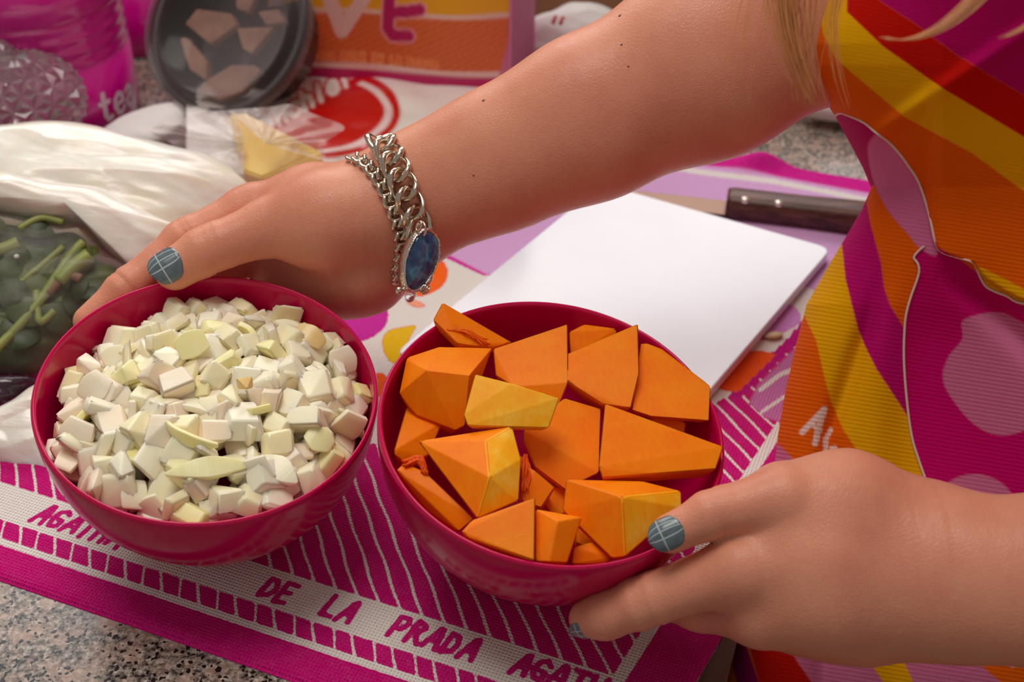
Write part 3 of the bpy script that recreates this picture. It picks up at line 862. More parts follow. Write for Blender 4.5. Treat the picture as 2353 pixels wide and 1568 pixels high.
def surface(field, lo, hi, h):
    """naive surface nets on a block-sparse grid"""
    lo = np.asarray(lo, float); n = np.ceil((np.asarray(hi) - lo) / h).astype(int) + 1
    Bk = 12
    n = ((n + Bk - 1) // Bk) * Bk
    vol = np.full(n, 0.05, np.float32)
    nb = n // Bk
    ci = np.stack(np.meshgrid(*[np.arange(k) for k in nb], indexing='ij'), -1).reshape(-1, 3)
    cen = lo + (ci * Bk + (Bk - 1) / 2) * h
    dc = field(cen); rad = Bk * h * 0.87 + 0.002
    off = np.stack(np.meshgrid(*[np.arange(Bk)] * 3, indexing='ij'), -1).reshape(-1, 3)
    for c, d in zip(ci, dc):
        sl = tuple(slice(c[k] * Bk, c[k] * Bk + Bk) for k in range(3))
        if abs(d) > rad:
            vol[sl] = d
    act = ci[np.abs(dc) <= rad]
    for i in range(0, len(act)):
        ch = act[i:i + 1]
        idx = (ch[:, None, :] * Bk + off[None]).reshape(-1, 3)
        vol[idx[:, 0], idx[:, 1], idx[:, 2]] = field(lo + idx * h)
    ins = vol < 0
    c8 = [ins[a:n[0] - 1 + a, b:n[1] - 1 + b, c:n[2] - 1 + c] for a in (0, 1) for b in (0, 1) for c in (0, 1)]
    cnt = sum(x.astype(np.int8) for x in c8)
    cells = np.argwhere((cnt > 0) & (cnt < 8))
    vid = np.full(tuple(n - 1), -1, np.int32); vid[cells[:, 0], cells[:, 1], cells[:, 2]] = np.arange(len(cells))
    acc = np.zeros((len(cells), 3)); num = np.zeros(len(cells))
    corners = np.array([(a, b, c) for a in (0, 1) for b in (0, 1) for c in (0, 1)])
    vals = np.stack([vol[cells[:, 0] + a, cells[:, 1] + b, cells[:, 2] + c] for a, b, c in corners], 1)
    for i in range(8):
        for j in range(i + 1, 8):
            dd = corners[j] - corners[i]
            if np.abs(dd).sum() != 1: continue
            m_ = (vals[:, i] < 0) != (vals[:, j] < 0)
            t = vals[m_, i] / (vals[m_, i] - vals[m_, j])
            acc[m_] += corners[i] + t[:, None] * dd; num[m_] += 1
    V = lo + (cells + acc / num[:, None]) * h
    Fq = []
    for ax in range(3):
        u_, v_ = [(1, 2), (2, 0), (0, 1)][ax]
        s0 = [slice(1, n[k] - 1) for k in range(3)]; s0[ax] = slice(0, n[ax] - 1)
        s1 = list(s0); s1[ax] = slice(1, n[ax])
        A0 = ins[tuple(s0)]; A1 = ins[tuple(s1)]
        e = np.argwhere(A0 != A1); st = np.ones(3, int); st[ax] = 0
        flip = A0[e[:, 0], e[:, 1], e[:, 2]]
        e = e + st
        du = np.zeros(3, int); du[u_] = 1; dv = np.zeros(3, int); dv[v_] = 1
        g = lambda q: vid[q[:, 0], q[:, 1], q[:, 2]]
        quad = np.stack([g(e - du - dv), g(e - dv), g(e), g(e - du)], 1)
        quad[~flip] = quad[~flip][:, ::-1]
        Fq.append(quad)
    Fq = np.concatenate(Fq); Fq = Fq[(Fq >= 0).all(1)]
    # project onto the field and relax a little
    for _ in range(1):
        d = field(V); gph = 0.0004; gr = np.stack([(field(V + gph * np.eye(3)[k]) - d) / gph for k in range(3)], 1)
        gr /= np.maximum((gr * gr).sum(1), 0.3)[:, None]
        V = V - gr * d[:, None] * 0.9
    return V, Fq

VIEW = F
body = Field()
# ---- right arm and hand (the one at the back, with the bracelet)
fR = unit(D(1000, 430, 1) - C)
elbR = D(1935, -25, 0.640); shR = np.array([0.40, 0.30, 0.50])
foreR = [D(905, 470, 0.664), D(985, 437, 0.659), D(1150, 366, 0.655), D(1350, 274, 0.651), D(1620, 146, 0.646), elbR]
body.add(chain(foreR, [0.0265, 0.0282, 0.0318, 0.0372, 0.0440, 0.0480], fR, 0.82)
         + chain([elbR, 0.5 * (elbR + shR), shR], [0.0480, 0.048, 0.056]), 0.02, 0.02)
palmR = (chain([D(905, 440, .670), D(720, 458, .674), D(566, 486, .676)], [.0155, .0145, .0122])
         + chain([D(905, 480, .674), D(600, 545, .690)], [.018, .0125])
         + chain([D(905, 525, .674), D(800, 590, .683), D(650, 625, .694)], [.018, .0165, .0125])
         + chain([D(925, 545, .668), D(840, 628, .674), D(700, 690, .688)], [.0175, .0180, .0130])
         + chain([D(860, 510, .674), D(720, 560, .684)], [.020, .017]))
body.add(palmR, 0.016, 0.016)
thenR = chain([D(930, 478, .660), D(870, 486, .658), D(745, 508, .656), D(622, 522, .653)], [.0215, .0225, .0230, .0142])
body.add(thenR, 0.012, 0.007)
fo = lambda *a: [(t, d, w) for t, d, w in a]
thumbR = chain([D(640, 515, .652), D(480, 573, .645), D(402, 618, .642)], [.0142, .0116, .0106],
               folds={0: fo((.88, .0007, .0012), (1.0, .0010, .0014), (.94, .0006, .001)), 1: fo((.14, .0006, .0011))})
body.add(thumbR, 0.006, 0.006, True)
indexR = chain([D(585, 480, .676), D(425, 550, .666), D(290, 664, .654), D(205, 738, .648)], [.0128, .0098, .0090, .0078],
               folds={0: fo((.99, .0009, .0013), (.92, .0006, .001)), 1: fo((.97, .0009, .0012)), 2: fo((.05, .0005, .001))})
body.add(indexR, 0.006, 0.006, True)
midR = chain([D(600, 548, .690), D(470, 660, .695), D(400, 790, .682), D(385, 860, .668)], [.0125, .0098, .0090, .0080])
rinR = chain([D(650, 628, .694), D(560, 740, .692), D(500, 860, .682), D(475, 920, .680)], [.0122, .0094, .0087, .0078])
pinR = chain([D(705, 690, .690), D(650, 775, .700), D(610, 860, .694), D(590, 910, .688)], [.0110, .0085, .0078, .0070])
for f_ in (midR, rinR, pinR): body.add(f_, 0.006, 0.006, True)
# ---- left arm and hand (in front, at the pumpkin bowl)
fL = unit(D(2000, 1300, 1) - C)
elbL = D(3250, 1330, 0.50); shL = np.array([0.52, -0.14, 0.50])
foreL = [D(2140, 1325, 0.532), D(2260, 1332, 0.527), D(2500, 1335, 0.52), D(2850, 1335, 0.51), elbL]
body.add(chain(foreL, [0.0282, 0.0285, 0.0325, 0.039, 0.043], fL, 0.82)
         + chain([elbL, 0.5 * (elbL + shL), shL], [0.043, 0.045, 0.056]), 0.02, 0.02)
palmL = (chain([D(2150, 1275, .536), D(1900, 1285, .532), D(1705, 1308, .534)], [.0190, .0170, .0135])
         + chain([D(2150, 1330, .536), D(1900, 1385, .534), D(1748, 1412, .540)], [.0190, .0170, .0132])
         + chain([D(2150, 1375, .542), D(1960, 1405, .544), D(1840, 1425, .552)], [.0190, .0165, .0122])
         + chain([D(2150, 1395, .548), D(1990, 1410, .556), D(1910, 1420, .566)], [.0180, .0155, .0115])
         + chain([D(2100, 1205, .542), D(1945, 1160, .542), D(1800, 1148, .538)], [.0190, .0192, .0150]))
body.add(palmL, 0.015, 0.016)
thumbL = chain([D(1800, 1146, .534), D(1642, 1180, .532), D(1543, 1226, .533)], [.0136, .0094, .0082],
               folds={0: fo((.95, .0007, .0011), (1.0, .0008, .0012), (.88, .0005, .001)), 1: fo((.1, .0003, .001))})
body.add(thumbL, 0.006, 0.005, True)
indexL = chain([D(1705, 1308, .534), D(1478, 1383, .546), D(1392, 1415, .551), D(1350, 1422, .556)], [.0132, .0106, .0092, .0080],
               folds={0: fo((.97, .0008, .0013), (.92, .0006, .0011), (1.02, .0006, .001)), 1: fo((.95, .0003, .001))})
body.add(indexL, 0.006, 0.008, True)
midL = chain([D(1748, 1412, .540), D(1610, 1392, .562), D(1500, 1372, .582), D(1430, 1372, .594)], [.0130, .0102, .0092, .0080])
rinL = chain([D(1840, 1425, .552), D(1700, 1392, .576), D(1590, 1366, .594), D(1530, 1352, .600)], [.0122, .0096, .0088, .0078])
pinL = chain([D(1910, 1420, .566), D(1800, 1380, .584), D(1710, 1350, .596), D(1660, 1335, .600)], [.0110, .0085, .0078, .0070])
for f_ in (midL, rinL, pinL): body.add(f_, 0.006, 0.006, True)
# ---- trunk, neck, hips
hipc = np.array([0.47, 0.08, -0.10])
side_ = unit(shL - shR)
chest = 0.5 * (shR + shL)
trunk = [Prim(chest + side_ * 0.07 - np.array([0, 0, .06]), chest - side_ * 0.07 - np.array([0, 0, .06]), .115, .115),
         Prim(chest - np.array([0, 0, .10]), hipc + np.array([0, 0, .12]), .125, .115),
         Prim(hipc + side_ * 0.06, hipc - side_ * 0.06, .125, .125),
         Prim(shR - side_ * 0.0, shL, .058, .058),
         Prim(chest + np.array([0, 0, 0.0]), chest + np.array([-0.02, 0, .13]), .062, .055),
         Prim(hipc + side_ * 0.08, hipc + side_ * 0.08 - np.array([0, 0, .75]), .085, .05),
         Prim(hipc - side_ * 0.08, hipc - side_ * 0.08 - np.array([0, 0, .75]), .085, .05)]
body.add(trunk, 0.05, 0.04)
body.groups.sort(key=lambda q: q[3])

def box_of(chains, pad=0.02):
    pts = np.array([q for c_ in chains for p in c_ for q in (p.a - max(p.ra, p.rb), p.a + max(p.ra, p.rb), p.b - max(p.ra, p.rb), p.b + max(p.ra, p.rb))])
    return pts.min(0) - pad, pts.max(0) + pad
handsR = [palmR, thenR, thumbR, indexR, midR, rinR, pinR, chain(foreR, [.045] * 6)]
handsL = [palmL, thumbL, indexL, midL, rinL, pinL, chain(foreL[:4], [.035] * 4)]
loR, hiR = box_of(handsR); loL, hiL = box_of(handsL)
mid_d = D(1176, 784, 0.6)
V1, Q1 = surface(body, loR, hiR, 0.0012)
V2, Q2 = surface(body, loL, hiL, 0.0012)
loB = np.array([-0.08, -0.33, -0.95]); hiB = np.array([0.68, 0.50, 0.72])
V3, Q3 = surface(body, loB, hiB, 0.008)
def inside_box(Vx, lo, hi, e): return np.all((Vx > lo + e) & (Vx < hi - e), 1)
k3 = inside_box(V3, loR, hiR, 0.012) | inside_box(V3, loL, hiL, 0.012)
Q3 = Q3[~k3[Q3].any(1)]
Vall = np.concatenate([V1, V2, V3]); 
def tri(q): return q
Qall = np.concatenate([Q1, Q2 + len(V1), Q3 + len(V1) + len(V2)])
print('body', len(Vall), len(Qall))
m = NT('skin'); co = m.coord('Object')
n1 = m.noise(co, 28.0, 4.0, 0.6); n2 = m.noise(co, 240.0, 3.0, 0.6); n3 = m.noise(co, 900.0, 2.0)
cc = m.ramp(n1, [(0.32, (214, 140, 114)), (0.5, (222, 150, 122)), (0.68, (226, 158, 128))])
cc = m.mix(m.math('MULTIPLY', n2, 0.28), cc.outputs[0], rgba((206, 116, 96)))
vo = m.n('ShaderNodeTexVoronoi', Scale=520.0, _feature='DISTANCE_TO_EDGE'); m.set(vo.inputs['Vector'], co)
m.p(Base_Color=cc, Roughness=m.ramp(n2, [(0.3, (150, 150, 150)), (0.7, (175, 175, 175))]), Subsurface_Weight=0.28, Subsurface_Scale=0.005, Subsurface_Radius=(1.0, 0.36, 0.2), Specular_IOR_Level=0.25)
hgt = m.math('ADD', m.math('MULTIPLY', n3, 0.5), m.math('MULTIPLY', m.math('MINIMUM', vo.outputs[0], 0.18), 2.2))
m.bump(hgt, 0.22, 0.0007)
SKIN = m.m
person = fast_mesh('person', Vall, Qall, SKIN)
person.data.materials.append(simple('cotton_top', (176, 0, 92), 0.85).m)      # clothed trunk under the apron
cen_ = Vall[Qall].mean(1); cloth_ = np.zeros(len(Qall), np.int32); far_ = np.arange(len(Qall)) >= len(Q1) + len(Q2)
td_ = np.min([p(cen_) for p in trunk], 0); cloth_[far_ & (td_ < 0.012) & (cen_[:, 2] < 0.55)] = 1
person.data.polygons.foreach_set('material_index', cloth_)
person['label'] = 'person in a bright apron holding both bowls, silver bracelet on one wrist'
person['category'] = 'person'
def child(o):
    o.parent = person; o.matrix_parent_inverse = Matrix.Identity(4); return o
# ------------------------------------------------------------------ nails
m = NT('nail_polish'); uvn = m.n('ShaderNodeUVMap').outputs[0]
sx = m.n('ShaderNodeSeparateXYZ'); m.set(sx.inputs[0], uvn)
def st_line(c, pos, w):
    return m.math('LESS_THAN', m.math('ABSOLUTE', m.math('SUBTRACT', c, pos)), w)
ln = st_line(sx.outputs[0], 0.40, 0.018)
for q in (0.60, 0.78): ln = m.math('MAXIMUM', ln, st_line(sx.outputs[0], q, 0.014))
ln = m.math('MAXIMUM', ln, st_line(sx.outputs[1], 0.62, 0.022))
base = m.ramp(m.noise(uvn, 5.0), [(0.3, (80, 96, 104)), (0.7, (98, 112, 118))])
m.p(Base_Color=m.mix(m.math('MULTIPLY', ln, 0.7), base.outputs[0], rgba((196, 208, 212))), Roughness=0.25, Coat_Weight=0.5, Coat_Roughness=0.12)
NAIL = m.m
def nail(tip, axis, dorsal, r, L, back, spread=58, tilt=0.0, label='grey nail polish with thin pale plaid lines'):
    axis = unit(axis); dorsal = unit(dorsal - axis * (dorsal @ axis)); sd_ = np.cross(axis, dorsal)
    nu2, nv2 = 17, 15; V = []; uv = []
    for lay in (0.0, -0.0006):
        for i in range(nu2):
            for j in range(nv2):
                a = 2 * i / (nu2 - 1) - 1; v = j / (nv2 - 1)
                wdt = (1 - (abs(2 * v - 1)) ** 4 * 0.42)
                an = math.radians(spread) * a * wdt
                vv = v + (0.10 * (1 - a * a) * (1 if v > 0.5 else -1) * abs(2 * v - 1) ** 2)
                rad = r + 0.0004 + lay - 0.0022 * max(0, vv - 0.45) ** 2 * 4 * 0.6
                V.append(tip + axis * (back + vv * L) + rad * (math.cos(an) * dorsal + math.sin(an) * sd_)); uv.append((i / (nu2 - 1), v))
    Fc = grid_faces(nu2, nv2); n0 = nu2 * nv2
    Fc += [tuple(k + n0 for k in f[::-1]) for f in grid_faces(nu2, nv2)]
    rim = [i * nv2 for i in range(nu2)] + [(nu2 - 1) * nv2 + j for j in range(1, nv2)] + [i * nv2 + nv2 - 1 for i in range(nu2 - 2, -1, -1)] + [j for j in range(nv2 - 2, 0, -1)]
    for k in range(len(rim)):
        a, b = rim[k], rim[(k + 1) % len(rim)]; Fc.append((a, a + n0, b + n0, b))
    o = mesh_obj('fingernail', V, Fc, NAIL); set_uv(o.data, uv); child(o); o['label'] = label
    return o
tc = lambda px, py: unit(C - D(px, py, 1))
pdir = lambda dx, dy: unit(R * dx - U * dy)
a_, b_ = thumbR[1].a, thumbR[1].b
nail(b_, b_ - a_, 0.86 * tc(380, 612) + 0.42 * pdir(-.5, -.87), .0107, .0142, -.0042, 56)
a_, b_ = thumbL[1].a, thumbL[1].b
nail(b_, b_ - a_, 0.97 * tc(1525, 1220) + 0.10 * pdir(-.3, -.9), .0083, .0126, -.0040, 52)
a_, b_ = indexL[2].a, indexL[2].b
nail(b_, b_ - a_, 0.62 * tc(1340, 1440) + 0.75 * pdir(.35, .95), .0081, .0115, -.0050)

# ------------------------------------------------------------------ apron
rowsY = [-500, -100, 0, 60, 100, 150, 200, 262, 330, 380, 428, 480, 530, 600, 700, 800, 900, 1000, 1060, 1200, 1350, 1480, 1568, 2400]
rowsX = [1900, 1880, 1872, 1862, 1857, 1862, 1885, 1925, 1962, 1988, 2008, 1985, 1956, 1914, 1857, 1831, 1808, 1791, 1784, 1760, 1725, 1697, 1674, 1560]
dY = [-500, 100, 425, 720, 1040, 1500, 2400]
dTab = np.array([[.570, .53, .49, .40], [.590, .568, .535, .46], [.640, .612, .575, .50], [.660, .635, .600, .54], [.660, .645, .620, .575], [.618, .628, .620, .585], [.64, .65, .65, .62]])
fr = [0.0, 0.3, 0.62, 1.0]
hemY = [(1900, -900), (2109, 400), (2129, 458), (2147, 556), (2162, 579), (2238, 605), (2265, 640), (2314, 672), (2353, 690), (2900, 900)]
_gy = np.arange(-600, 2500, 10.0); _gf = np.linspace(0, 1, 101)
_tab = np.array([[np.interp(f, fr, [np.interp(y, dY, dTab[:, k]) for k in range(4)]) for y in _gy] for f in _gf])
def _sm(T, axis, sig):
    k = np.arange(-3 * sig, 3 * sig + 1); w = np.exp(-0.5 * (k / sig) ** 2); w /= w.sum()
    pad = [(0, 0), (0, 0)]; pad[axis] = (3 * sig, 3 * sig)
    Tp = np.pad(T, pad, mode='reflect', reflect_type='odd')
    return np.apply_along_axis(lambda v: np.convolve(v, w, 'valid'), axis, Tp)
_tab = _sm(_sm(_tab, 1, 11), 0, 9)
def apron_depth(x, y):
    xl = np.interp(y, rowsY, rowsX)
    f_ = np.clip((x - xl) / (2900 - xl), 0, 1) * 100
    gy_ = np.clip((y + 600) / 10.0, 0, len(_gy) - 1.001)
    i0 = np.minimum(f_.astype(int), 99); j0 = gy_.astype(int); a = f_ - i0; b = gy_ - j0
    d = (_tab[i0, j0] * (1 - a) + _tab[i0 + 1, j0] * a) * (1 - b) + (_tab[i0, j0 + 1] * (1 - a) + _tab[i0 + 1, j0 + 1] * a) * b
    e = x - xl
    d = d + 0.020 * np.exp(-e / 22.0) + 0.010 * np.exp(-e / 70.0)
    # bib hem lies over the skirt
    hy = np.interp(x, [q[0] for q in hemY], [q[1] for q in hemY])
    d = d - 0.006 * sstep(3, -3, y - hy) * sstep(2120, 2170, x)
    # hanging folds of the skirt
    lo_ = sstep(560, 800, y)
    d = d + lo_ * 0.006 * np.exp(-((x - np.interp(y, [560, 760, 1000, 1300], [2040, 1990, 1905, 1890])) / 26.0) ** 2)
    d = d - lo_ * 0.005 * np.exp(-((x - np.interp(y, [560, 1000, 1568], [2060, 2010, 1985])) / 55.0) ** 2)
    d = d + lo_ * 0.008 * np.sin((x - 2100) / 95.0 + y / 700.0)
    d = d + sstep(600, 700, y) * 0.006 * np.exp(-((y - (640 + (x - 2200) * 0.95)) / 40.0) ** 2) * (x > 2150)
    up_ = sstep(520, 300, y)
    d = d - up_ * 0.004 * np.exp(-(((x - 2120) * 0.56 + (y - 235) * 0.83) / 20.0) ** 2)
    d = d + up_ * 0.004 * np.sin((x * 0.8 - y) / 120.0)
    return d
ys = np.concatenate([np.arange(-500, -40, 40), np.arange(-40, 1640, 4.0), np.arange(1640, 2400, 40)])
tcol = np.concatenate([np.linspace(0, 1, 170) ** 1.15 * 0.62, np.linspace(0.64, 1, 14)])
XX = np.empty((len(tcol), len(ys))); YY = np.tile(ys[None], (len(tcol), 1))
XL = np.interp(ys, rowsY, rowsX)
XX = XL[None] + tcol[:, None] * (2900 - XL)[None]
x_, y_ = XX.ravel(), YY.ravel()
dd_ = apron_depth(x_, y_)
PA = C + dd_[:, None] * (F[None] + R[None] * ((x_ - 1176.5) / FPX)[:, None] - U[None] * ((y_ - 784.0) / FPX)[:, None])
PA = PA.reshape(len(tcol), len(ys), 3)
# the cloth turns back round the body at its free edge
back = []
bx = np.array([0.0, 0.0, 0.0])
for k in range(1, 7):
    back.append(PA[0] + (R * 0.004 * k * k / 3 + F * 0.008 * k) * 1.0)
PA = np.concatenate([np.array(back[::-1]), PA], 0)
x_ = np.concatenate([np.tile(XL[None], (6, 1)), XX], 0).ravel(); y_ = np.concatenate([np.tile(ys[None], (6, 1)), YY], 0).ravel()
QA = np.stack([x_, y_], 1)
c4 = lambda pts: [(1600 + x / 2.2404, 400 + y / 2.2404) for x, y in pts]
c3 = lambda pts: [(1553 + x / 2.9413, y / 2.9413) for x, y in pts]
MG, PK, OR, YE, RE = (196, 0, 104), (204, 110, 150), (228, 96, 0), (232, 168, 0), (196, 14, 0)
lineA = [(1918, 268), (1930, 260), (1950, 266), (1985, 282), (2010, 303), (2040, 325), (2066, 352), (2090, 385), (2109, 415), (2125, 458), (2139, 510), (2150, 560), (2165, 580), (2200, 592), (2236, 604), (2250, 632), (2265, 658), (2290, 672), (2314, 681), (2345, 697), (2420, 700)]
lineB = [(2124, 566), (2112, 576), (2100, 592), (2109, 606), (2112, 625), (2105, 650), (2094, 680), (2084, 715), (2079, 750), (2077, 824), (2083, 913), (2095, 1003), (2112, 1060), (2128, 1105), (2160, 1190), (2210, 1290), (2280, 1400)]
base = np.repeat(lin(OR)[None], len(QA), 0)
LY = []
LY.append((sd_poly(QA, [(1760, 400), (2008, 418)] + c4([(880, 150), (900, 260), (950, 450), (970, 590), (1000, 680), (1060, 780)]) + [(2100, 800), (2100, 1000)] + c4([(1090, 1255), (930, 1010), (830, 800), (770, 540), (750, 330)]) + [(1800, 560)]), (188, 8, 110), 2))
LY.append((sd_poly(QA, [(1700, 560)] + c4([(750, 330), (770, 540), (830, 800), (930, 1010), (1090, 1255), (1110, 1350), (1180, 1568)]) + [(2160, 1190), (2060, 1190)] + c4([(850, 1460), (760, 1320), (690, 1170), (650, 1000), (620, 860), (555, 720)]) + [(1700, 760)]), YE, 2))
LY.append((sd_poly(QA, c4([(380, 1330), (425, 1390), (490, 1455), (560, 1568), (300, 1568)])), PK, 2))
LY.append((sd_poly(QA, lineB + [(2900, 1500), (2900, 560), (2400, 640), (2345, 697), (2200, 592), (2150, 566)]), MG, 2))
LY.append((sd_poly(QA, smooth_poly(c4([(1370, 760), (1440, 728), (1560, 710), (1640, 740), (1800, 840), (1950, 1050), (1850, 1270), (1700, 1318), (1600, 1345), (1500, 1330), (1400, 1260), (1300, 1130), (1270, 1040), (1300, 940), (1370, 850)]))), PK, 2))
LY.append((sd_ell(QA, (2240, 1185), 100, 95), PK, 2))
LY.append((sd_ell(QA, (2480, 760), 90, 120), PK, 2))
# bib
LY.append((sd_poly(QA, lineA[:13] + [(2124, 566), (2083, 533), (2043, 486), (2012, 425), (1800, 430), (1800, 262)]), (184, 0, 100), 2))
LY.append((sd_poly(QA, smooth_poly([(1995, 335), (2005, 316), (2024, 308), (2066, 352), (2109, 415), (2139, 510), (2155, 585), (2116, 572), (2083, 533), (2043, 486), (2012, 425), (1998, 370)], 4)), (214, 116, 164), 2))
LY.append((sd_poly(QA, [(1860, -500), (1883, 0)] + c3([(1000, 230), (1080, 390), (1180, 480), (1550, 790), (2000, 1030), (2353, 1290)]) + [(2900, 640), (2900, 520)] + c3([(2353, 920), (1800, 590), (1400, 310), (1160, 80)]) + [(1948, 0), (1960, -500)]), YE, 3))
LY.append((sd_poly(QA, [(1960, -500), (1948, 0)] + c3([(1160, 80), (1400, 310), (1800, 590), (2353, 920)]) + [(2900, 520), (2900, 400)] + c3([(2353, 640), (1900, 370), (1620, 160), (1370, 0)]) + [(2010, -500)]), RE, 3))
LY.append((sd_poly(QA, [(2010, -500), (2019, 0)] + c3([(1620, 160), (1900, 370), (2353, 640)]) + [(2900, 400), (2900, -500)]), (184, 0, 98), 3))
LY.append((sd_poly(QA, [(2238, 606), (2300, 636), (2360, 668), (2352, 702), (2314, 681), (2265, 659)]), YE, 2))
# skirt below the hand
LY.append((sd_poly(QA, [(1600, 1470), (1697, 1440), (1712, 1473), (1745, 1570), (1790, 1700), (1640, 1700), (1672, 1600), (1690, 1500)]), (140, 0, 90), 2))
LY.append((sd_poly(QA, [(1640, 1700), (1668, 1568), (1682, 1520), (1695, 1568), (1720, 1700)]), (214, 100, 0), 2))
LY.append((sd_poly(QA, [(1712, 1440), (1800, 1440), (1812, 1492), (1865, 1570), (1930, 1700), (1795, 1700), (1745, 1570)]), (190, 16, 0), 2))
LY.append((sd_poly(QA, [(1800, 1440), (1970, 1440), (1985, 1500), (2030, 1570), (2090, 1700), (1930, 1700), (1865, 1570), (1812, 1492)]), PK, 2))
LY.append((sd_poly(QA, [(1970, 1440), (2050, 1440), (2068, 1500), (2100, 1570), (2160, 1700), (2090, 1700), (2030, 1570), (1985, 1500)]), YE, 2))
LY.append((sd_poly(QA, [(2050, 1440), (2170, 1450), (2200, 1485), (2300, 1568), (2420, 1700), (2160, 1700), (2100, 1570), (2068, 1500)]), PK, 2))
# lettering
tA = unit(np.array([.82, .57])); tU = unit(np.array([.48, -.88]))
LY.append((sd_line(QA, [(1844, 994), (1889, 946), (1894, 940), (1880, 985), (1872, 1020)], 6.5), (236, 206, 196), 1.5))
LY.append((sd_line(QA, [(1866, 976), (1884, 990)], 5), (236, 206, 196), 1.5))
LY.append((sd_line(QA, [(1908, 988), (1896, 1010), (1896, 1038), (1906, 1052), (1918, 1050), (1920, 1030), (1912, 1032)], 6), (236, 206, 196), 1.5))
LY.append((sd_line(QA, [(1926, 1060), (1934, 1080), (1950, 1100)], 6), (236, 206, 196), 1.5))
LY.append((sd_line(QA, [(2325, 1490), (2326, 1530)], 5), (236, 206, 196), 1.5))
acol = paint(base, LY)
m = NT('apron_twill'); uvn = m.n('ShaderNodeUVMap').outputs[0]
sx = m.n('ShaderNodeSeparateXYZ'); m.set(sx.inputs[0], uvn)
ph = m.math('MULTIPLY', m.math('ADD', sx.outputs[1], m.math('MULTIPLY', sx.outputs[0], -0.16)), 2 * math.pi / 9.5)
amt = m.n('ShaderNodeMapRange', i1=360.0, i2=600.0, i3=0.12, i4=1.0); m.set(amt.inputs[0], sx.outputs[1])
rib = m.math('MULTIPLY', m.math('SINE', ph), amt.outputs[0])
ik = m.n('ShaderNodeAttribute', _attribute_name='print')
dk = m.mix(m.math('MULTIPLY', m.math('MULTIPLY_ADD', rib, -0.5, 0.5), 0.10), ik.outputs['Color'], m.mix(0.6, ik.outputs['Color'], (0, 0, 0, 1)))
m.p(Base_Color=dk, Roughness=0.85, Specular_IOR_Level=0.12)
m.bump(rib, 0.22, 0.0004)
nrow = len(ys)
apron = fast_grid('apron', PA.reshape(-1, 3), len(tcol) + 6, nrow, m.m)
set_color(apron.data, 'print', acol); set_uv(apron.data, QA)
sol = apron.modifiers.new('thick', 'SOLIDIFY'); sol.thickness = 0.0008; sol.offset = 0.0
child(apron); apron['label'] = 'apron printed with magenta, pink, yellow and orange waves'
PIPE = simple('apron_piping', (226, 200, 190), 0.8).m
for ln_ in (lineA, lineB):
    pp = catmull(ln_, 4); pa = np.array(pp)
    da = apron_depth(pa[:, 0], pa[:, 1]) - 0.0010
    V, Fc = tube([D(q[0], q[1], t) for q, t in zip(pp, da)], 0.00065, 8)
    o = mesh_obj('piping', V, Fc, PIPE); o.parent = apron; o['label'] = 'thin white outline cord'

# ------------------------------------------------------------------ hair
rh = random.Random(5)
m = NT('hair'); hi_ = m.n('ShaderNodeHairInfo')
m.p(Base_Color=rgba((214, 146, 92)), Roughness=0.4, Specular_IOR_Level=0.4)
HAIR = m.m
def lock(name, guide, n, spread, depth, rad, tip=0.35):
    parts = []
    for k in range(n):
        ox, oz = rh.gauss(0, spread), rh.gauss(0, 0.006); cut = rh.uniform(0.72, 1.0)
        pts = []
        for i, (gx, gy) in enumerate(guide):
            t = i / (len(guide) - 1); sq = 1 - (1 - tip) * t
            pts.append(D(gx + ox * sq + rh.gauss(0, 2), gy, depth + oz * sq))
        cr = catmull(pts, 5); cr = cr[:max(4, int(len(cr) * cut))]
        parts.append(tube(cr, [rad * (1 - 0.7 * i / len(cr)) for i in range(len(cr))], 4))
    V, Fc = join(parts)
    o = mesh_obj(name, V, Fc, HAIR); child(o); o['kind'] = 'stuff'; o['label'] = 'loose strand of blond hair'
    return o
lock('hair', [(1815, -420), (1812, -200), (1806, -40), (1812, 50), (1830, 130), (1852, 190), (1880, 255)], 110, 26, 0.495, 0.00028, .4)
lock('hair', [(1850, -420), (1856, -100), (1850, 40), (1838, 150), (1846, 262)], 34, 34, 0.50, 0.00022, .4)
lock('hair', [(1770, -300), (1748, -60), (1716, 90), (1700, 180), (1690, 260)], 9, 26, 0.50, 0.00016, .8)
lock('hair', [(1945, -400), (1930, -80), (1910, 60), (1925, 180), (1950, 262)], 14, 14, 0.505, 0.0002, .5)
lock('hair', [(2460, -200), (2300, -60), (2220, 20), (2150, 70), (2080, 92), (2020, 84)], 60, 12, 0.43, 0.00025, .5)
lock('hair', [(2600, -60), (2450, 10), (2340, 70), (2290, 92)], 20, 10, 0.43, 0.00022, .5)

# ------------------------------------------------------------------ moles on the forearm
MOLE = simple('mole', (112, 60, 46), 0.6).m
def hit(px, py, t0=0.45):
    q = ray(px, py); t = t0
    for _ in range(90):
        d = float(body((C + q * t)[None])[0]); t += max(min(d, 0.03), -0.01) * 0.8
        if abs(d) < 2e-5: break
    return C + q * t
def normal_at(P):
    e = 0.0006
    return unit([float(body((P + e * np.eye(3)[k])[None])[0] - body((P - e * np.eye(3)[k])[None])[0]) for k in range(3)])
for px, py, r_ in ((1111, 231, .0009), (1424, 36, .0010), (1428, 103, .0007), (1444, 153, .0006), (1088, 404, .0005)):
    P = hit(px, py); n_ = normal_at(P); a_ = unit(np.cross(n_, [0, 0, 1])); b_ = np.cross(n_, a_)
    V, Fc = lathe([(0.0001, 0.25), (0.6, 0.18), (1.0, -0.1)], 12)
    child(mesh_obj('mole', [P + r_ * (a_ * v[0] + b_ * v[1] + n_ * v[2]) for v in V], Fc, MOLE))
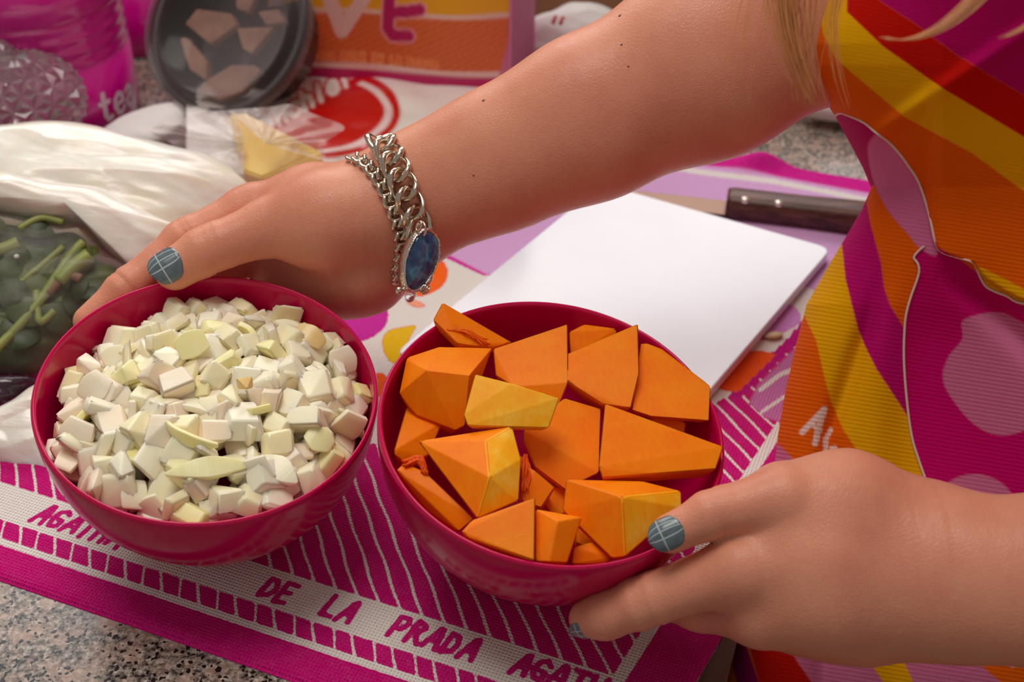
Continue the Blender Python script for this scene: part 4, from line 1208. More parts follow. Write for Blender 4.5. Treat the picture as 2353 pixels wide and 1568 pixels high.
# ================================================================== bracelet
m = NT('bracelet_silver'); co = m.coord('Object')
m.p(Base_Color=rgba((214, 200, 182)), Metallic=1.0, Roughness=0.18)
SILV = m.m
m = NT('bezel_silver'); co = m.coord('Object')
m.p(Base_Color=rgba((226, 214, 206)), Metallic=1.0, Roughness=0.16); m.bump(m.noise(co, 900.0, 2.0), 0.5, 0.0008)
BEZ = m.m
brace = empty('bracelet', D(960, 520, .62))
tag(brace, 'silver double chain bracelet with a blue stone pendant on the wrist', 'bracelet')
axW = unit(foreR[1] - foreR[0]); c0 = 0.5 * (foreR[0] + foreR[1])
def loop_back(p_top, p_bot, n_, rho=1.0):
    """points round the hidden side of the wrist from p_bot to p_top"""
    mid = 0.5 * (p_top + p_bot); up = 0.5 * (p_top - p_bot); away = unit(unit(p_top - C) - axW * (unit(p_top - C) @ axW))
    return [mid - up * math.cos(math.pi * k / n_) + away * 0.047 * rho * math.sin(math.pi * k / n_) for k in range(1, n_)]
def resample(pts, step):
    pts = np.array(pts); seg = np.linalg.norm(np.diff(pts, axis=0), axis=1); s = np.concatenate([[0], np.cumsum(seg)])
    n_ = max(2, int(round(s[-1] / step))); t = np.linspace(0, s[-1], n_ + 1)
    return np.stack([np.interp(t, s, pts[:, k]) for k in range(3)], 1)
def link_mesh(name, la, wa, r, twist, seg=28, sides=8, ess=0.0):
    pts = []
    for k in range(seg):
        an = 2 * math.pi * k / seg
        x, y = la * math.cos(an), wa * math.sin(an)
        z = twist * math.sin(2 * an) + ess * math.cos(an)
        pts.append((x, y, z))
    V, Fc = tube(pts, r, sides, closed=True)
    me = bpy.data.meshes.new(name); me.from_pydata([tuple(map(float, v)) for v in V], [], Fc); me.update(); me.materials.append(SILV)
    me.polygons.foreach_set('use_smooth', [True] * len(me.polygons))
    return me
def lay_chain(path, step, me, name, tilt, lift):
    pts = resample(path, step)
    for i in range(len(pts) - 1):
        P = 0.5 * (pts[i] + pts[i + 1]); t = unit(pts[i + 1] - pts[i])
        nn_ = P - (c0 + axW * ((P - c0) @ axW)); nn_ = unit(nn_ - t * (nn_ @ t))
        w = np.cross(nn_, t); a = tilt[i % len(tilt)]
        n2 = nn_ * math.cos(a) + w * math.sin(a); w2 = np.cross(n2, t)
        o = bpy.data.objects.new(name, me); COL.objects.link(o)
        frame(o, P + nn_ * lift, t, w2, n2)
        o.parent = brace; o.matrix_parent_inverse = Matrix.Translation(-Vector(brace.location))
def skin_path(px, off):
    out = []
    for x, y in px:
        P = hit(x, y); out.append(P + normal_at(P) * off)
    return out
big_px = [(893, 338), (903, 356), (914, 382), (926, 412), (938, 444), (950, 478), (960, 508), (967, 528)]
bigp = skin_path(big_px, 0.0016)
top_extra = [bigp[0] + (bigp[0] - bigp[1]) * 0.5 + R * -0.006 + F * 0.002, bigp[0] + R * -0.013 + U * 0.001 + F * 0.010]
big = [bigp[0] + (bigp[0] - bigp[1]) * 0.45 - R * 0.004 + F * 0.004] + bigp
LB = link_mesh('curb_link', 0.0074, 0.0060, 0.00165, 0.0026)
lay_chain(big + [D(968, 545, .632), D(960, 640, .640)], 0.0090, LB, 'curb_link', (0.42,), 0.0016)
gb = D(935, 672, .652)
lay_chain(loop_back(big[0], gb, 12), 0.0090, LB, 'curb_link', (0.55,), 0.001)
sm_px = [(826, 372), (834, 374), (845, 381), (856, 392), (867, 406), (881, 428), (892, 450), (901, 472), (909, 492), (915, 511), (919, 531), (921, 549), (921, 572), (918, 600), (908, 640)]
smp = skin_path(sm_px, 0.0006)
smp = [smp[0] + R * -0.004 + F * 0.006 + U * 0.001] + smp
LS = link_mesh('trace_link', 0.0033, 0.0032, 0.00105, 0.0010, 20, 7, 0.0006)
lay_chain(smp, 0.0031, LS, 'trace_link', (0.75, -0.5), 0.0008)
lay_chain(loop_back(smp[0], smp[-1], 12, 0.95), 0.0031, LS, 'trace_link', (0.75, -0.5), 0.0006)
# stone in its hammered bezel
gc = D(968, 598, .622)
gn = unit(tc(968, 598) * 0.80 + R * 0.56 - U * 0.10)
c5 = lambda pts: [(800 + x / 3.563, 280 + y / 3.563) for x, y in pts]
outl = catmull(c5([(545, 950), (590, 905), (650, 880), (705, 905), (745, 975), (748, 1080), (718, 1190), (655, 1310), (560, 1392), (490, 1375), (462, 1300), (462, 1180), (485, 1080), (515, 1005)]), 5, True)
rim = np.array([PLN(q[0], q[1], gc, gn) for q in outl]); cen = rim.mean(0)
rg = random.Random(3)
def ring_of(k, off, jit=0.0):
    return [cen + (p - cen) * k + gn * (off + rg.uniform(-jit, jit)) for p in rim]
bm = bmesh.new()
rs = [[bm.verts.new(tuple(p)) for p in r_] for r_ in (ring_of(.90, -.0010), ring_of(.93, .0004, .0003), ring_of(.985, .0008, .0004), ring_of(1.03, .0, .0002), ring_of(1.05, -.0025, .0002), ring_of(1.03, -.0052), ring_of(.93, -.0058))]
n = len(rim)
for a, b in zip(rs[:-1], rs[1:]):
    for i in range(n): bm.faces.new((a[i], b[i], b[(i + 1) % n], a[(i + 1) % n]))
bm.faces.new(rs[-1])
bmesh.ops.recalc_face_normals(bm, faces=bm.faces)
under(bm_obj('bezel', bm, BEZ), brace)['label'] = 'hammered silver setting'
bm = bmesh.new()
rs = [[bm.verts.new(tuple(p)) for p in ring_of(k, o_)] for k, o_ in ((.96, -.002), (.92, .0002), (.80, .0010), (.6, .0017), (.35, .0021))]
top = bm.verts.new(tuple(cen + gn * .0022))
for a, b in zip(rs[:-1], rs[1:]):
    for i in range(n): bm.faces.new((a[i], a[(i + 1) % n], b[(i + 1) % n], b[i]))
for i in range(n): bm.faces.new((rs[-1][i], rs[-1][(i + 1) % n], top))
bmesh.ops.recalc_face_normals(bm, faces=bm.faces)
m = NT('blue_agate'); co = m.coord('Object')
nz = m.noise(co, 90.0, 3.0)
m.p(Base_Color=m.ramp(nz, [(0.35, (24, 44, 84)), (0.5, (44, 76, 118)), (0.58, (74, 128, 160)), (0.65, (46, 80, 124))]), Roughness=0.08, Coat_Weight=0.6, Coat_Roughness=0.03)
under(bm_obj('stone', bm, m.m), brace)['label'] = 'polished dark blue agate'
def ring_at(name, P, ax, ay, rad, r):
    V, Fc = tube([P + rad * (math.cos(2 * math.pi * k / 20) * ax + math.sin(2 * math.pi * k / 20) * ay) for k in range(20)], r, 7, closed=True)
    under(mesh_obj(name, V, Fc, SILV), brace)
jp = PLN(968, 527, gc, gn) + gn * .0005
ring_at('jump_ring', jp, unit(np.cross(gn, R)), gn, .0034, .0006)
ring_at('jump_ring', PLN(960, 520, gc, gn) + gn * .001, unit(U + .5 * gn), unit(gn - .2 * R), .0026, .0006)
for k, (qx, qy) in enumerate(((970, 660), (974, 664), (979, 667))):
    ring_at('clasp_coil', PLN(qx, qy, gc, gn), unit(U * .8 + R * .5), gn, .0021, .0005)
def bead(name, px, py, r, mat, sz=1.0):
    P = PLN(px, py, gc, gn) - gn * .002
    V, Fc = lathe([(r * math.sin(math.pi * i / 10) + 1e-5, -r * sz * math.cos(math.pi * i / 10)) for i in range(11)], 16)
    under(mesh_obj(name, [P + np.array(v) for v in V], Fc, mat), brace)
m = NT('clear_bead'); m.p(Base_Color=(1, 1, 1, 1), Roughness=0.03, Transmission_Weight=1.0, IOR=1.5)
bead('bead', 922, 669, .0019, SILV); bead('bead', 934, 666, .0013, SILV)
bead('drop_bead', 947, 684, .0024, m.m, 1.15)
# ================================================================== things at the back of the counter
def pillow(outline, p0, nrm, hf, hb, rings=26, per=10, amp=0.004, freq=26.0, seed=0.0, power=0.55, ridge=None, fine=0.0015, ffreq=70.0, stretch=None):
    """inflated bag with the outline seen at the given pixels, lying in the plane p0, nrm"""
    nrm = unit(nrm); ol = catmull(outline, per, True)
    pts = np.array([PLN(q[0], q[1], p0, nrm) for q in ol]); cen = pts.mean(0); m_ = len(pts)
    V = []; 
    def lay(sign, h):
        out = []
        for k in range(rings):
            rho = (k + 1) / rings if sign > 0 else (rings - k) / rings
            out.append((rho, sign, h))
        return out
    ax = unit(np.cross(nrm, [0, 0, 1.0])); ay = np.cross(nrm, ax)
    sa = (ax, ay) if stretch is None else (unit(stretch), np.cross(nrm, unit(stretch)))
    rows = lay(1, hf) + lay(-1, hb)[1:]
    for rho, sg, h in rows:
        for p in pts:
            q = cen + (p - cen) * rho
            prof = max(0.0, 1 - rho ** 2.6) ** power
            loc = np.array([(q - cen) @ sa[0] * 0.35, (q - cen) @ sa[1], sg * 0.02])
            n_ = 1 - abs(2 * abs(mnoise.noise(Vector(loc * freq + seed))) - 0.5) * 1.2
            f_ = abs(mnoise.noise(Vector(loc * ffreq + seed * 3)))
            hh = h * prof + sg * 0 + (amp * (n_ - 0.6) + fine * (0.25 - f_) * 2) * (1 - rho ** 6)
            V.append(q + nrm * sg * hh)
    Fc = []; nr = len(rows)
    for k in range(nr - 1):
        for i in range(m_): Fc.append((k * m_ + i, k * m_ + (i + 1) % m_, (k + 1) * m_ + (i + 1) % m_, (k + 1) * m_ + i))
    V.append(np.mean(V[:m_], 0)); c1 = len(V) - 1; V.append(np.mean(V[(nr - 1) * m_:nr * m_], 0)); c2 = len(V) - 1
    for i in range(m_):
        Fc.append((c1, (i + 1) % m_, i)); Fc.append((c2, (nr - 1) * m_ + i, (nr - 1) * m_ + (i + 1) % m_))
    bm = bmesh.new(); vv = [bm.verts.new(tuple(v)) for v in V]
    for f in Fc: bm.faces.new([vv[k] for k in f])
    bmesh.ops.recalc_face_normals(bm, faces=bm.faces)
    return bm
UPC = unit(np.array([0, -0.35, 0.94]))
def plastic(name, c1, c2, rough=0.3, sub=0.3):
    m = NT(name); co = m.coord('Object')
    m.p(Base_Color=m.ramp(m.noise(co, 30.0, 4.0), [(0.35, c1), (0.65, c2)]), Roughness=rough, Subsurface_Weight=sub, Subsurface_Scale=0.008, Coat_Weight=0.35, Coat_Roughness=0.2)
    mp = m.n('ShaderNodeMapping', Scale=(1.0, 3.0, 2.0), Rotation=(0, 0, 0.5)); m.set(mp.inputs[0], co)
    m.bump(m.noise(mp.outputs[0], 40.0, 3.0, 0.5), 0.3, 0.004)
    return m.m
FLOUR = plastic('flour_bag_plastic', (240, 232, 216), (250, 247, 240), 0.25, 0.5)
flour = empty('flour_bag', G(250, 560, 0.0))
under(bm_obj('bag_body', pillow([(-160, 340), (-60, 305), (0, 297), (130, 288), (220, 300), (300, 322), (400, 346), (490, 368), (545, 402), (585, 445), (560, 500), (480, 575), (420, 640), (330, 660), (200, 600), (0, 560), (-160, 540)], D(230, 450, .835), UPC + tc(230, 450) * .5, .030, .020, amp=.0055, freq=24, seed=2.3, stretch=R * .96 - U * .22), FLOUR), flour)
under(bm_obj('folded_flap', pillow([(-160, 395), (-60, 398), (0, 403), (100, 424), (190, 433), (245, 442), (310, 478), (380, 512), (440, 545), (400, 610), (330, 640), (285, 605), (245, 575), (195, 520), (120, 518), (40, 502), (-60, 480), (-160, 460)], D(150, 480, .770), UPC + tc(200, 500) * .8, .022, .014, amp=.0045, freq=30, seed=7.1, stretch=R * .93 - U * .36), FLOUR), flour)
tag(flour, 'crumpled white plastic bag of flour behind the onion bowl', 'bag')

# ---- herbs in a clear bag
herb = empty('herb_bag', G(120, 760, 0.0))
m = NT('herb_green'); co = m.coord('Object'); oi = m.n('ShaderNodeObjectInfo')
hn = m.math('ADD', m.math('MULTIPLY', m.noise(co, 60.0, 4.0), 0.7), m.math('MULTIPLY', oi.outputs['Random'], 0.35))
m.p(Base_Color=m.ramp(hn, [(0.28, (34, 44, 22)), (0.5, (62, 78, 36)), (0.72, (96, 108, 52)), (0.9, (140, 140, 80))]), Roughness=0.5)
LEAF = m.m
o_h = [(-160, 505), (0, 492), (120, 517), (195, 520), (250, 590), (300, 612), (335, 650), (230, 740), (150, 830), (75, 880), (0, 880), (-160, 880)]
hp0 = D(110, 690, .758); hn_ = unit(UPC + tc(110, 690) * .6)
inner = [(60 + (x - 60) * .9, 695 + (y - 695) * .88) for x, y in o_h]
under(bm_obj('herb_bunch', pillow(inner, hp0, hn_, .018, .015, amp=.008, freq=40, seed=4.4, fine=.003), LEAF), herb)
rl = random.Random(8)
def leaf_mesh():
    V = []; Fc = []; n_ = 9
    for i in range(n_):
        t = i / (n_ - 1); w = 0.30 * math.sin(math.pi * min(1, t * 0.97 + 0.02)) ** 0.8
        for k in (-1, 0, 1): V.append((t - 0.5, k * w, -0.12 * abs(k) * 0.6 + 0.15 * math.sin(t * 3)))
    for i in range(n_ - 1):
        for k in range(2): Fc.append((i * 3 + k, i * 3 + k + 1, i * 3 + 4 + k, i * 3 + 3 + k))
    me = bpy.data.meshes.new('leaf'); me.from_pydata(V, [], Fc); me.update(); me.materials.append(LEAF)
    me.polygons.foreach_set('use_smooth', [True] * len(me.polygons)); return me
LM = leaf_mesh(); hx = unit(np.cross(hn_, [0, 1, 0])); hy = np.cross(hn_, hx)
for k in range(46):
    px, py = rl.uniform(-40, 270), rl.uniform(530, 860)
    if sd_poly(np.array([[px, py]]), inner)[0] < 14: continue
    P = PLN(px, py, hp0, hn_) + hn_ * (.016 + rl.uniform(0, .004)); a = rl.uniform(0, 6.28); sz = rl.uniform(.014, .03)
    n2 = unit(hn_ + .5 * np.array([rl.gauss(0, .5), rl.gauss(0, .5), 0])); x2 = unit(hx * math.cos(a) + hy * math.sin(a)); x2 = unit(x2 - n2 * (x2 @ n2)); y2 = np.cross(n2, x2)
    o = bpy.data.objects.new('leaf', LM); COL.objects.link(o)
    frame(o, P, x2 * sz, y2 * sz, n2 * sz); under(o, herb)
STEM = simple('herb_stem', (150, 160, 84), 0.45).m; STEMD = simple('herb_root', (150, 110, 92), 0.6).m
for pl_, r_, mt in (([(10, 830), (60, 780), (110, 720), (150, 660), (185, 610), (205, 590)], .0028, STEM), ([(100, 700), (102, 740), (110, 770), (140, 745)], .0022, STEM), ([(150, 680), (190, 640), (218, 620)], .0045, STEM),
                   ([(0, 610), (30, 605), (60, 592)], .004, STEM), ([(125, 705), (150, 680), (172, 665), (200, 672)], .0028, STEMD), ([(60, 560), (110, 535), (160, 545)], .002, STEM), ([(-20, 660), (40, 690), (90, 660), (160, 600)], .0018, STEM)):
    V, Fc = tube(catmull([PLN(x, y, hp0, hn_) + hn_ * .0205 for x, y in pl_], 5), r_, 8)
    under(mesh_obj('stem', V, Fc, mt), herb)
m = NT('clear_film'); co = m.coord('Object')
tr = m.n('ShaderNodeBsdfTransparent', i0=(0.93, 0.93, 0.90, 1)); mxs = m.n('ShaderNodeMixShader')
lw = m.n('ShaderNodeLayerWeight', Blend=0.35)
fac = m.math('ADD', m.math('MULTIPLY', lw.outputs['Facing'], 0.28), 0.07)
m.p(Base_Color=rgba((206, 200, 194)), Roughness=0.2)
m.bump(m.noise(co, 55.0, 4.0), 0.5, 0.004)
m.set(mxs.inputs[0], fac); m.set(mxs.inputs[1], tr.outputs[0]); m.set(mxs.inputs[2], m.b.outputs[0]); m.set(m.out.inputs['Surface'], mxs.outputs[0])
FILM = m.m
under(bm_obj('plastic_film', pillow(o_h, hp0, hn_, .0275, .018, amp=.003, freq=30, seed=1.4, fine=.0018), FILM), herb)['label'] = 'clear plastic bag'
DROP = simple('water_drop', (235, 235, 235), 0.05).m
for px, py in ((12, 562), (13, 578), (60, 631)):
    P = PLN(px, py, hp0, hn_) + hn_ * .026
    V, Fc = lathe([(.0016 * math.sin(math.pi * i / 8) + 1e-5, -.0013 * math.cos(math.pi * i / 8)) for i in range(9)], 10)
    under(mesh_obj('water_drop', [P + np.array(v) for v in V], Fc, DROP), herb)
tag(herb, 'clear plastic bag of dark green herbs left of the onion bowl', 'bag')

w2 = bm_obj('white_bag', pillow([(-120, 985), (-30, 955), (30, 925), (80, 890), (130, 880), (170, 960), (190, 1060), (165, 1122), (100, 1100), (40, 1088), (0, 1076), (-120, 1060)], D(60, 1010, .700), UPC + tc(50, 1000) * .4, .016, .012, amp=.004, freq=30, seed=9.0), FLOUR)
tag(w2, 'small white plastic bag at the left edge beside the onion bowl', 'bag')
w3 = bm_obj('purple_bag', pillow([(-120, 890), (-30, 872), (30, 866), (80, 870), (74, 892), (30, 925), (-30, 955), (-120, 975)], D(10, 905, .722), UPC + tc(10, 900) * .4, .008, .008, amp=.003, freq=50, seed=3.0), plastic('purple_plastic', (46, 26, 38), (74, 44, 60), 0.15, 0.0))
tag(w3, 'dark purple plastic packet between the herb bag and the white bag', 'packet')

# ---- canisters
def canister_mat(c):
    m = NT('pink_tin'); m.p(Base_Color=rgba(c), Roughness=0.22, Coat_Weight=0.5, Coat_Roughness=0.08); return m.m
TIN = canister_mat((206, 0, 138))
def canister(cx, cy, r, hb, label, text):
    c = np.array(G(cx, cy, 0.0)); root = empty('canister', c)
    prof = [(0.0001, 0.0), (r * .97, 0.0), (r, .003)]
    z = hb * .62
    prof += [(r, z)]
    for k in range(4):
        prof += [(r, z), (r * 1.007, z + .002), (r * 1.007, z + .0045), (r, z + .0065)]; z += .0095
    prof += [(r, hb - .002), (r * .985, hb)]
    V, Fc = lathe(prof, 96)
    link_ = mesh_obj('body', V, Fc, TIN, root)
    V, Fc = lathe([(r * 1.0, hb - .0015), (r * 1.02, hb + .0005), (r * 1.02, hb + .022), (r * .99, hb + .026), (r * .4, hb + .030), (.0001, hb + .030)], 96)
    mesh_obj('lid', V, Fc, TIN, root)
    if text:
        # lettering wrapped round the wall
        n_, k_ = 150, 60; a0 = math.atan2(*(C - c)[[1, 0]])
        A, Z = np.meshgrid(np.linspace(-.2, 1.25, n_), np.linspace(.004, .05, k_), indexing='ij')
        Pm = np.stack([A.ravel() * r, Z.ravel()], 1)
        d = sd_text(Pm, 'tea', (.52 * r, .0155), (1, 0), (0, 1), .0125, .0165, .0019, 1.1)
        keep = (d > 0).reshape(n_, k_); ang = a0 + A; rr_ = r + .0004
        PV = np.stack([rr_ * np.cos(ang), rr_ * np.sin(ang), Z], -1).reshape(-1, 3)
        idx = np.arange(n_ * k_).reshape(n_, k_)
        q = [(idx[i, j], idx[i + 1, j], idx[i + 1, j + 1], idx[i, j + 1]) for i in range(n_ - 1) for j in range(k_ - 1) if keep[i, j]]
        used = sorted({v for f in q for v in f}); mp_ = {v: i for i, v in enumerate(used)}
        mesh_obj('lettering', PV[used], [tuple(mp_[v] for v in f) for f in q], simple('white_print', (240, 214, 232), 0.5).m, root)['label'] = 'white printed word tea'
    tag(root, label, 'canister', 'pink kitchen canisters')
    return root
canister(118, 262, .0675, .098, 'glossy magenta tin canister lettered tea at the back left', True)
canister(340, 60, .0660, .098, 'plain magenta tin canister standing behind the tea canister', False)

# ---- faceted glass jar
gj = empty('glass_jar', G(40, 330, 0.0))
m = NT('cut_glass'); m.p(Base_Color=rgba((240, 226, 230)), Roughness=0.06, Transmission_Weight=0.85, IOR=1.45)
CUT = m.m
def faceted(cen, r, sq, rows_, cols, name):
    V = []; Fc = []
    for i in range(rows_ + 1):
        th = math.pi * i / rows_
        for k in range(cols):
            a = 2 * math.pi * (k + .5 * (i % 2)) / cols
            V.append(cen + np.array([r * math.sin(th) * math.cos(a), r * math.sin(th) * math.sin(a), r * sq * math.cos(th)]))
    for i in range(rows_):
        for k in range(cols):
            o_ = i % 2
            a, b = i * cols + k, i * cols + (k + 1) % cols
            c_, d = (i + 1) * cols + (k + o_) % cols, (i + 1) * cols + (k + 1 + o_) % cols
            Fc += [(a, c_, b) if not o_ else (a, c_, b), ]
            Fc += [(b, (i + 1) * cols + (k + o_) % cols, (i + 1) * cols + (k + 1 + o_) % cols)]
    bm = bmesh.new(); vv = [bm.verts.new(tuple(v)) for v in V]
    for f in Fc:
        try: bm.faces.new([vv[k] for k in f])
        except ValueError: pass
    bmesh.ops.remove_doubles(bm, verts=bm.verts, dist=1e-5)
    fs = list(bm.faces)
    pk = bmesh.ops.poke(bm, faces=fs)
    for v in pk['verts']: v.co = Vector(cen) + (v.co - Vector(cen)) * 1.09
    bmesh.ops.recalc_face_normals(bm, faces=bm.faces)
    return under(bm_obj(name, bm, CUT, smooth=False), gj)
jc = D(55, 232, .905)
faceted(jc, .0405, .80, 10, 18, 'jar_body'); faceted(D(-18, 140, .90), .018, .9, 7, 12, 'jar_knob')
FLK = simple('dried_flake', (150, 112, 70), 0.7).m
for k in range(16):
    P = jc + np.array([rl.uniform(-.012, .026), rl.uniform(-.02, .01), rl.uniform(-.026, -.008)]); a = rl.uniform(0, 3.1)
    V, Fc = tube([P, P + np.array([math.cos(a), math.sin(a) * .4, .5]) * .009], .0011, 5)
    under(mesh_obj('dried_flake', V, Fc, FLK), gj)
tag(gj, 'faceted clear glass jar at the far left edge', 'jar')

# ---- black tub with clear lid
tubn = unit(tc(516, 58) * .837 + pdir(-.85, -.5) * .547); tubc = D(516, 58, .95)
tx = unit(np.cross([0, 0, 1.0], tubn)); ty = np.cross(tubn, tx)
tubo = empty('food_tub', tubc - tubn * .03)
def tubpart(name, V, Fc, mat, smooth=True):
    o = mesh_obj(name, [tubc + tx * v[0] + ty * v[1] + tubn * v[2] for v in V], Fc, mat, smooth=smooth); return under(o, tubo)
BLK = simple('black_plastic', (34, 28, 29), 0.35).m
prof = [(.0625, -.002), (.066, -.002), (.0665, -.006), (.0620, -.007), (.0600, -.012), (.052, -.046), (.048, -.049), (.0001, -.049)]
inn = [(.0001, -.046), (.047, -.046), (.050, -.043), (.058, -.012), (.0610, -.004), (.0625, -.002)]
V, Fc = lathe(inn + prof[1:], 96)
V2_ = []
for v in V:
    r_ = math.hypot(v[0], v[1]); a = math.atan2(v[1], v[0])
    k = 1 + (.012 * math.cos(36 * a) if (v[2] < -.010 and r_ > .049) else 0)
    V2_.append((v[0] * k, v[1] * k, v[2]))
tubpart('tub_body', V2_, Fc, BLK)
m = NT('lid_clear'); tr = m.n('ShaderNodeBsdfTransparent', i0=(0.86, 0.84, 0.84, 1)); mxs = m.n('ShaderNodeMixShader')
lw = m.n('ShaderNodeLayerWeight', Blend=0.5)
m.p(Base_Color=rgba((150, 142, 142)), Roughness=0.12)
m.set(mxs.inputs[0], m.math('ADD', m.math('MULTIPLY', lw.outputs['Facing'], 0.55), 0.10)); m.set(mxs.inputs[1], tr.outputs[0]); m.set(mxs.inputs[2], m.b.outputs[0]); m.set(m.out.inputs['Surface'], mxs.outputs[0])
V, Fc = lathe([(.0685, -.009), (.0690, -.002), (.0680, .0015), (.0650, .002), (.0635, -.0005), (.0600, -.0005), (.0580, .003), (.0555, .0045), (.0530, .004), (.0515, .0005), (.0001, .0005)], 96)
tubpart('lid', V, Fc, m.m)['label'] = 'clear round plastic lid'
V, Fc = lathe([(.0520, -.0006), (.0535, .0044), (.0555, .0052), (.0585, .0034), (.0600, .0)], 96)
tag(tubo, 'round black plastic tub with clear lid tipped towards the camera', 'container')
m = NT('tan_wedge'); co = m.coord('Object')
m.p(Base_Color=m.ramp(m.noise(co, 50.0), [(0.35, (176, 128, 108)), (0.65, (206, 158, 134))]), Roughness=0.6)
WED = m.m
c1_ = lambda x, y: (x / 2.9413, y / 2.9413)
wl_ = [('tan wedge at the top inside the black tub', [(1250, 160), (1330, 60), (1560, 90), (1600, 170), (1420, 300)]), ('tan wedge at the left inside the black tub', [(1215, 260), (1250, 250), (1400, 420), (1390, 540), (1280, 470)]),
       ('large rounded tan wedge low inside the black tub', [(1320, 620), (1400, 540), (1560, 440), (1720, 440), (1760, 480), (1640, 620), (1480, 680)]), ('tan wedge at the right inside the black tub', [(1600, 190), (1760, 190), (1850, 180), (1700, 360), (1640, 330)]),
       ('small tan wedge at the upper edge inside the tub', [(1590, 0), (1740, -60), (1680, 80), (1600, 60)]), ('broad tan wedge at the upper right inside the tub', [(1740, 80), (1880, 60), (1930, 150), (1800, 170)])]
for lab, pts in wl_:
    ft = [PLN(*c1_(x, y), tubc - tubn * (.006 + .003 * rl.random()), tubn) for x, y in pts]
    bk = [p - tubn * .007 for p in ft]
    o = bm_obj('tan_wedge', hull_bm(ft + bk, .0006), WED, smooth=False)
    tag(o, lab, 'food wedge', 'tan wedges inside the black tub')

# ---- printed bag standing at the back
b0 = np.array(G(640, 212, 0)); b1 = np.array(G(1168, 252, 0)); bd = unit(b1 - b0); bn = unit(np.cross(bd, [0, 0, 1.0])); bn = bn if bn @ (C - b0) > 0 else -bn
nx_, nz_ = 190, 110; Lb = float(np.linalg.norm(b1 - b0)); Hb = 0.20
A, Z = np.meshgrid(np.linspace(0, 1, nx_), np.linspace(0, 1, nz_), indexing='ij')
PB = b0 + bd * (A.ravel() * Lb)[:, None] + np.array([0, 0, 1.0]) * (Z.ravel() * Hb)[:, None]
QB = PX(PB)
bulge = .004 * np.sin(A.ravel() * 9 + 1) * np.sin(Z.ravel() * 5) + .006 * np.sin(A.ravel() * math.pi)
PB = PB + bn * bulge[:, None]
ye_l = [(500, 0), (700, 16), (850, 24), (1020, 30), (1200, 38)]
lo_l = [(500, 130), (735, 143), (900, 152), (1000, 158), (1200, 176)]
base = np.repeat(lin((222, 104, 48))[None], len(QB), 0)
hat = np.sin((QB[:, 0] * .42 + QB[:, 1] * .9) * 2 * math.pi / 13.0)
base = np.where((hat > .55)[:, None], lin((204, 88, 34))[None], base)
LB_ = [(np.interp(QB[:, 0], *zip(*ye_l)) - QB[:, 1], (232, 164, 0), 2), (sd_line(QB, ye_l, 5.5), (232, 190, 176), 2.5), (QB[:, 1] - np.interp(QB[:, 0], *zip(*lo_l)), (190, 0, 96), 2), (sd_line(QB, lo_l, 6), (236, 196, 190), 2.5)]
for r_, c_ in ((16, (230, 190, 182)),):
    LB_.append((sd_line(QB, [(752, -40), (760, -8), (788, 68), (838, -8), (848, -40)], r_), c_, 2))
    LB_.append((sd_line(QB, [(640, -60), (640, 40), (700, 60)], r_), c_, 2))
E_ = [[(905, -80), (896, 5), (893, 60), (904, 76), (942, 76)], [(898, 24), (940, 20), (968, 14)], [(905, -80), (975, -84)]]
for r_, c_ in ((18, (232, 150, 160)), (13, (182, 0, 92))):
    for st in E_: LB_.append((sd_line(QB, st, r_), c_, 2))
dt = sd_text(QB, 'AGATHA RUIZ DE LA PRADA', (690, 128), unit((1, .055)), (0, -1), 11, 15, 2.0, 1.27)
LB_ += [(dt + 2.2, (236, 160, 110), 1.5), (dt, (232, 104, 8), 1.2)]
LB_.append((QB[:, 0] - np.interp(QB[:, 1], [-200, 0, 100, 170, 300], [1180, 1172, 1166, 1148, 1130]), (206, 110, 146), 3))
bagr = empty('printed_bag', (b0 + b1) / 2)
m = NT('bag_print'); ik = m.n('ShaderNodeAttribute', _attribute_name='print'); m.p(Base_Color=ik.outputs['Color'], Roughness=0.55)
o = fast_grid('front_panel', PB, nx_, nz_, m.m); set_color(o.data, 'print', paint(base, LB_)); under(o, bagr)
PKE = simple('bag_pink', (210, 120, 158), 0.55).m
bk_ = -bn * .05
cs = [b0, b1, b1 + bk_ + bd * .012, b0 + bk_]
for nm, (p, q) in (('side_panel', (1, 2)), ('back_panel', (2, 3)), ('side_panel', (3, 0))):
    V = [cs[p], cs[q], cs[q] + [0, 0, Hb], cs[p] + [0, 0, Hb]]; V += [v + unit(np.cross(V[1] - V[0], [0, 0, 1])) * .0015 for v in V]
    under(mesh_obj(nm, V, [(0, 1, 2, 3), (7, 6, 5, 4), (0, 4, 5, 1), (1, 5, 6, 2), (2, 6, 7, 3), (3, 7, 4, 0)], PKE, smooth=False), bagr)
tag(bagr, 'orange and yellow printed bag with large letters and pink edge', 'bag')

# ---- white carrier bag with the red round logo, lying flat
nx_, ny_ = 150, 90
A, Bq = np.meshgrid(np.linspace(0, 1, nx_), np.linspace(0, 1, ny_), indexing='ij')
QX = 430 + A.ravel() * 760; QY = 172 + 8 * np.sin(A.ravel() * 9) + 40 * np.clip(A.ravel() - .55, 0, 1) ** 1.2 * 2 + Bq.ravel() * 250
QW = np.stack([QX, QY], 1)
hz_ = .010 + .016 * np.sin(np.clip(Bq.ravel(), 0, 1) * math.pi) ** .7 + .006 * np.array([mnoise.noise(Vector((x * 7, y * 5, 3.3))) for x, y in zip(A.ravel(), Bq.ravel())])
PW = np.array([G(x, y, z) for (x, y), z in zip(QW, hz_)])
base = np.repeat(lin((236, 230, 226))[None], len(QW), 0)
disc = sd_ell(QW, (742, 272), 178, 102, -4)
cut = (QW[:, 1] - np.interp(QW[:, 0], [500, 640, 700, 760, 815, 830, 1000], [390, 292, 258, 222, 188, 180, 100]))
ring = 5 - np.abs(sd_ell(QW, (738, 274), 154, 84, -4))
